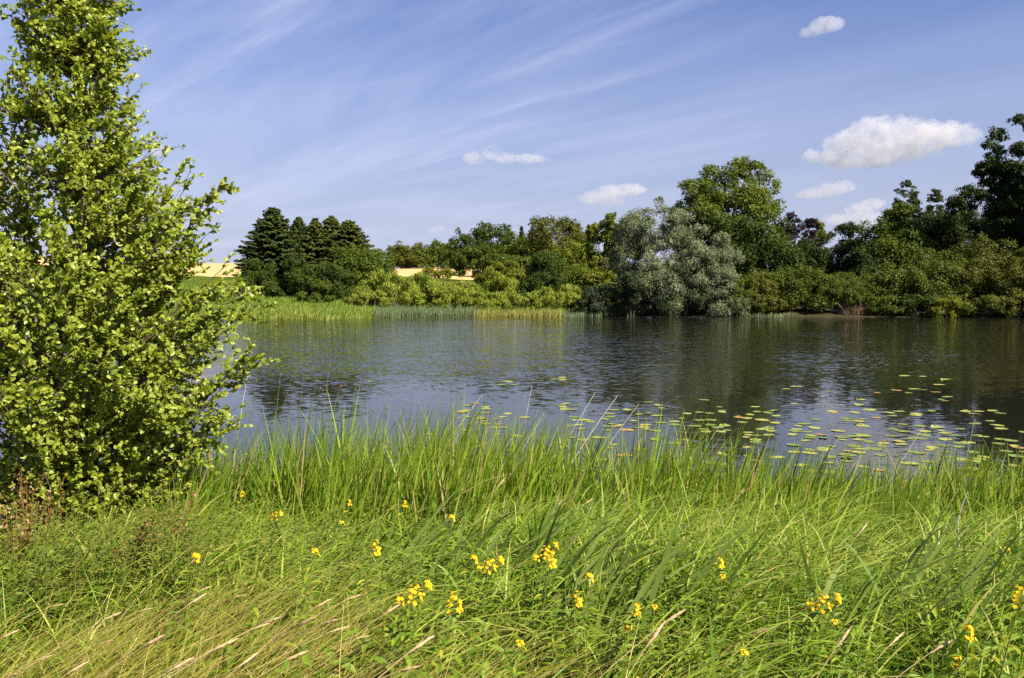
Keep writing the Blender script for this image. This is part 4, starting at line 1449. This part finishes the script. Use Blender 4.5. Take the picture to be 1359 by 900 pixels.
# ------------------------------------------------------------------ lily pads
def build_pads():
    mats = {'green': leaf_mat('lily_pad_green', [(0, (0.12, 0.165, 0.03)), (1, (0.20, 0.235, 0.05))], .05, .5, .25, tcol=(1, 1, 1)),
            'yellow': leaf_mat('lily_pad_yellow', [(0, (0.21, 0.235, 0.045)), (1, (0.30, 0.30, 0.07))], .05, .5, .25, tcol=(1, 1, 1)),
            'rust': leaf_mat('lily_pad_rusty', [(0, (0.26, 0.15, 0.035)), (1, (0.36, 0.25, 0.06))], .05, .4, .4, tcol=(1, 1, 1))}
    protos = {}
    for c in mats:
        protos[c] = []
        for v in range(4):
            g = Geo()
            n = 22
            a = np.linspace(.16, 2 * np.pi - .16, n)
            ph = rng.uniform(0, 6.28)
            r = 1 + .04 * np.sin(3 * a + ph)
            z = .012 * np.sin(2 * a + ph) + .010 * np.sin(5 * a)
            if v == 3:
                z = z + np.clip(np.sin(a + ph) - .3, 0, 1) * .28      # one side lifted off the water
            V = [(0.06, 0, .01)] + [(.55 * x * math.cos(q), .55 * x * math.sin(q), .012 + .3 * zz) for x, q, zz in zip(r, a, z)] + [(x * .82 * math.cos(q), x * math.sin(q), .014 + zz) for x, q, zz in zip(r, a, z)]
            tri = np.array([[0, i, i + 1] for i in range(1, n)])
            quad = np.array([[i, i + n, i + n + 1, i + 1] for i in range(1, n)])
            g.add(V, [tri, quad], np.clip(rng.uniform(.2, .8) + rng.normal(0, .15, len(V)), 0, 1))
            protos[c].append(g.mesh('lily_pad', mats[c], True))
    boxes = [
        (486, 500, 506, 510, 1, 'lying alone on open water nearest the left reeds'),
        (662, 690, 506, 511, 3, 'in the short row on open water'),
        (717, 750, 500, 505, 4, 'in the farthest cluster on open water'),
        (612, 655, 527, 550, 9, 'in the small cluster at the left of the pads'),
        (618, 700, 549, 572, 18, 'in the left patch behind the reeds'),
        (735, 772, 535, 548, 6, 'in the little group above the left patch'),
        (738, 812, 553, 572, 14, 'in the blue water left of the tree reflection'),
        (808, 862, 540, 574, 14, 'in the blue water left of the tree reflection'),
        (852, 945, 528, 576, 24, 'at the left side of the dark tree reflection'),
        (930, 1022, 540, 580, 26, 'over the middle of the dark tree reflection'),
        (985, 1085, 545, 585, 24, 'at the right side of the dark tree reflection'),
        (1032, 1062, 512, 540, 3, 'lying apart above the dark reflection'),
        (1100, 1170, 514, 548, 12, 'scattered on the ripples right of the reflection'),
        (1170, 1262, 494, 548, 20, 'far out where the right bank is mirrored'),
        (1085, 1290, 545, 585, 40, 'in the thin outer part of the right-hand carpet'),
        (1050, 1300, 578, 628, 58, 'in the dense right-hand carpet behind the reeds'),
        (1280, 1362, 540, 600, 22, 'on black water by the right edge'),
        (1270, 1362, 600, 650, 24, 'closest to the reeds at the right edge'),
        (560, 760, 574, 612, 22, 'half hidden behind the reed tips on the left'),
        (760, 1040, 580, 625, 34, 'half hidden behind the reed tips in the middle'),
    ]
    done = []
    words = {'green': 'green', 'yellow': 'yellow-green', 'rust': 'rusty brown'}
    count = 0
    for (x0, x1, y0, y1, n, where) in boxes:
        n = max(1, int(round(n * (.80 if n > 10 else 1))))
        tries = 0
        while n and tries < 4000:
            tries += 1
            px, py = rng.uniform(x0, x1), rng.uniform(y0, y1)
            q = px2world(px, py, 10.0) - np.array([0, 0, CAM_Z])
            q = q * (CAM_Z / -q[2])
            r = rng.uniform(.085, .150) * (1.0 if q[1] < 22 else 1.25)
            if any((q[0] - a) ** 2 + (q[1] - b) ** 2 < (.66 * (r + c)) ** 2 for a, b, c in done):
                continue
            done.append((q[0], q[1], r))
            c = rng.choice(['green', 'yellow', 'rust'], p=[.42, .50, .08])
            o = bpy.data.objects.new('lily_pad', protos[c][int(rng.choice(4, p=[.31, .31, .31, .07]))])
            COL.objects.link(o)
            o.location = (q[0], q[1], .004 + .0001 * (count % 40))
            o.rotation_euler = (rng.normal(0, .02), rng.normal(0, .02), rng.uniform(0, 6.28))
            o.scale = (r, r, r)
            tag(o, f'{words[c]} lily pad {where}', 'lily pad', 'lily pads floating on the lake')
            n -= 1
            count += 1
    # a few yellow water lily flowers
    for px, py, lab in ((609, 555, 'yellow water lily bud left of the left patch of pads'), (632, 552, 'yellow water lily bud above the left patch of pads'),
                        (751, 502, 'yellow water lily bud at the right end of the farthest cluster'), (731, 604, 'yellow water lily bud at the reed tips'),
                        (1173, 586, 'yellow water lily bud inside the right-hand carpet')):
        q = px2world(px, py, 10.0) - np.array([0, 0, CAM_Z])
        q = q * ((CAM_Z - .06) / -q[2])
        e = empty('water_lily', (q[0], q[1], 0), lab, 'flower', 'yellow water lily buds')
        st = Geo()
        tube(st, [(0, 0, -.1), (0, 0, .05)], [.006, .005], 6)
        st.build('stem', M['stem'], e)
        g = Geo()
        a = np.arange(8) * .785
        leaves(g, np.array([[0, 0, .045]] * 8), np.stack([np.cos(a) * .7, np.sin(a) * .7, 1 + 0 * a], -1), np.stack([-np.cos(a), -np.sin(a), .6 + 0 * a], -1), .04, 1.0, curl=-.25)
        g.build('petals', M['petal'], e)


build_pads()


# ------------------------------------------------------------------ cumulus clouds (bodies of vapour far beyond the hills)
def build_clouds():
    m, nt, out = new_mat('cloud_vapour')
    v = N(nt, 'ShaderNodeVolumePrincipled')
    v.inputs['Color'].default_value = (.74, .72, .77, 1)
    tc = N(nt, 'ShaderNodeTexCoord')
    nz = N(nt, 'ShaderNodeTexNoise')
    nz.inputs['Scale'].default_value = 0.035
    nz.inputs['Detail'].default_value = 5
    nz.inputs['Roughness'].default_value = 0.62
    nt.links.new(tc.outputs['Object'], nz.inputs['Vector'])
    nt.links.new(maprange(nt, nz.outputs['Fac'], 0.36, 0.60, 0.0005, 0.024), v.inputs['Density'])
    v.inputs['Anisotropy'].default_value = 0.0
    nt.links.new(v.outputs[0], out.inputs['Volume'])
    D = 1300.0
    k = D / FPX
    from mathutils import noise
    clouds = [
        ('large flat-based white cloud above the right bank, biggest of all', [(1092, 207, 24, 9), (1120, 214, 32, 9), (1128, 193, 30, 17), (1163, 180, 36, 21), (1192, 173, 32, 17), (1160, 206, 44, 15), (1226, 181, 40, 17), (1262, 178, 30, 15), (1283, 181, 19, 11), (1205, 196, 40, 13)]),
        ('medium flat cloud below the largest cloud', [(1078, 257, 22, 6), (1100, 252, 24, 9), (1118, 249, 15, 8)]),
        ('low cloud behind the tops of the birches', [(1112, 291, 18, 7), (1140, 278, 16, 9), (1158, 270, 16, 7), (1145, 290, 24, 9)]),
        ('white puffy cloud left of the tall poplar', [(785, 263, 17, 8), (808, 257, 24, 11), (835, 252, 22, 7), (812, 268, 18, 5)]),
        ('long narrow cloud high above the middle of the lake', [(630, 210, 14, 8), (652, 203, 13, 9), (672, 210, 17, 6), (700, 211, 22, 5), (722, 212, 11, 4)]),
        ('small ragged cloud near the top right of the sky', [(1080, 40, 15, 7), (1097, 33, 21, 9), (1070, 46, 9, 4)]),
        ('tiny cloud right of the alder top', [(212, 200, 15, 6)]),
        ('tiny bright cloud above the distant trees', [(585, 303, 8, 4), (575, 306, 8, 3)]),
        ('small cloud low over the dark wood', [(632, 308, 12, 5), (645, 311, 12, 4)]),
        ('faint low cloud left of the copper beech', [(1050, 268, 8, 3)]),
    ]
    clouds.pop()
    for lab, puffs in clouds:
        bm = bmesh.new()
        cx = sum(p[0] for p in puffs) / len(puffs)
        cy = sum(p[1] for p in puffs) / len(puffs)
        c = px2world(cx, cy, D)
        for (px, py, rx, rz) in puffs:
            q = px2world(px, py, D) - c
            r = bmesh.ops.create_icosphere(bm, subdivisions=3, radius=1.0)
            dep = (rx * .7 + rz * .5) * k
            for vv in r['verts']:
                vv.co = Vector((vv.co.x * rx * k * 1.10 + q[0], vv.co.y * dep + q[1] + rng.normal(0, .0), vv.co.z * rz * k * 1.1 + q[2]))
        me = bpy.data.meshes.new('cloud')
        bm.to_mesh(me)
        bm.free()
        o = bpy.data.objects.new('cloud', me)
        COL.objects.link(o)
        w = max(p[0] + p[2] for p in puffs) - min(p[0] - p[2] for p in puffs)
        md = o.modifiers.new('union', 'REMESH')
        md.mode = 'VOXEL'
        md.voxel_size = max(1.6, w * k / 110)
        dg = bpy.context.evaluated_depsgraph_get()
        me2 = bpy.data.meshes.new_from_object(o.evaluated_get(dg))
        o.modifiers.clear()
        o.data = me2
        me2.name = 'cloud'
        off = Vector((cx * .37, cy * .11, 0))
        avg = sum(p[3] for p in puffs) / len(puffs) * k
        me2.update()
        nr = [vv.normal.copy() for vv in me2.vertices]
        for vv, nn in zip(me2.vertices, nr):
            p = vv.co / avg
            d = noise.fractal(p * 1.1 + off, .9, 2.1, 4) * avg * .55
            if nn.z < -.3:
                d *= .5
            vv.co += nn * d
        me2.materials.clear()
        me2.materials.append(m)
        o.location = c
        tag(o, lab, 'cloud', 'white clouds in the sky')


build_clouds()

print('pads', len([o for o in bpy.data.objects if o.name.startswith('lily_pad')]))
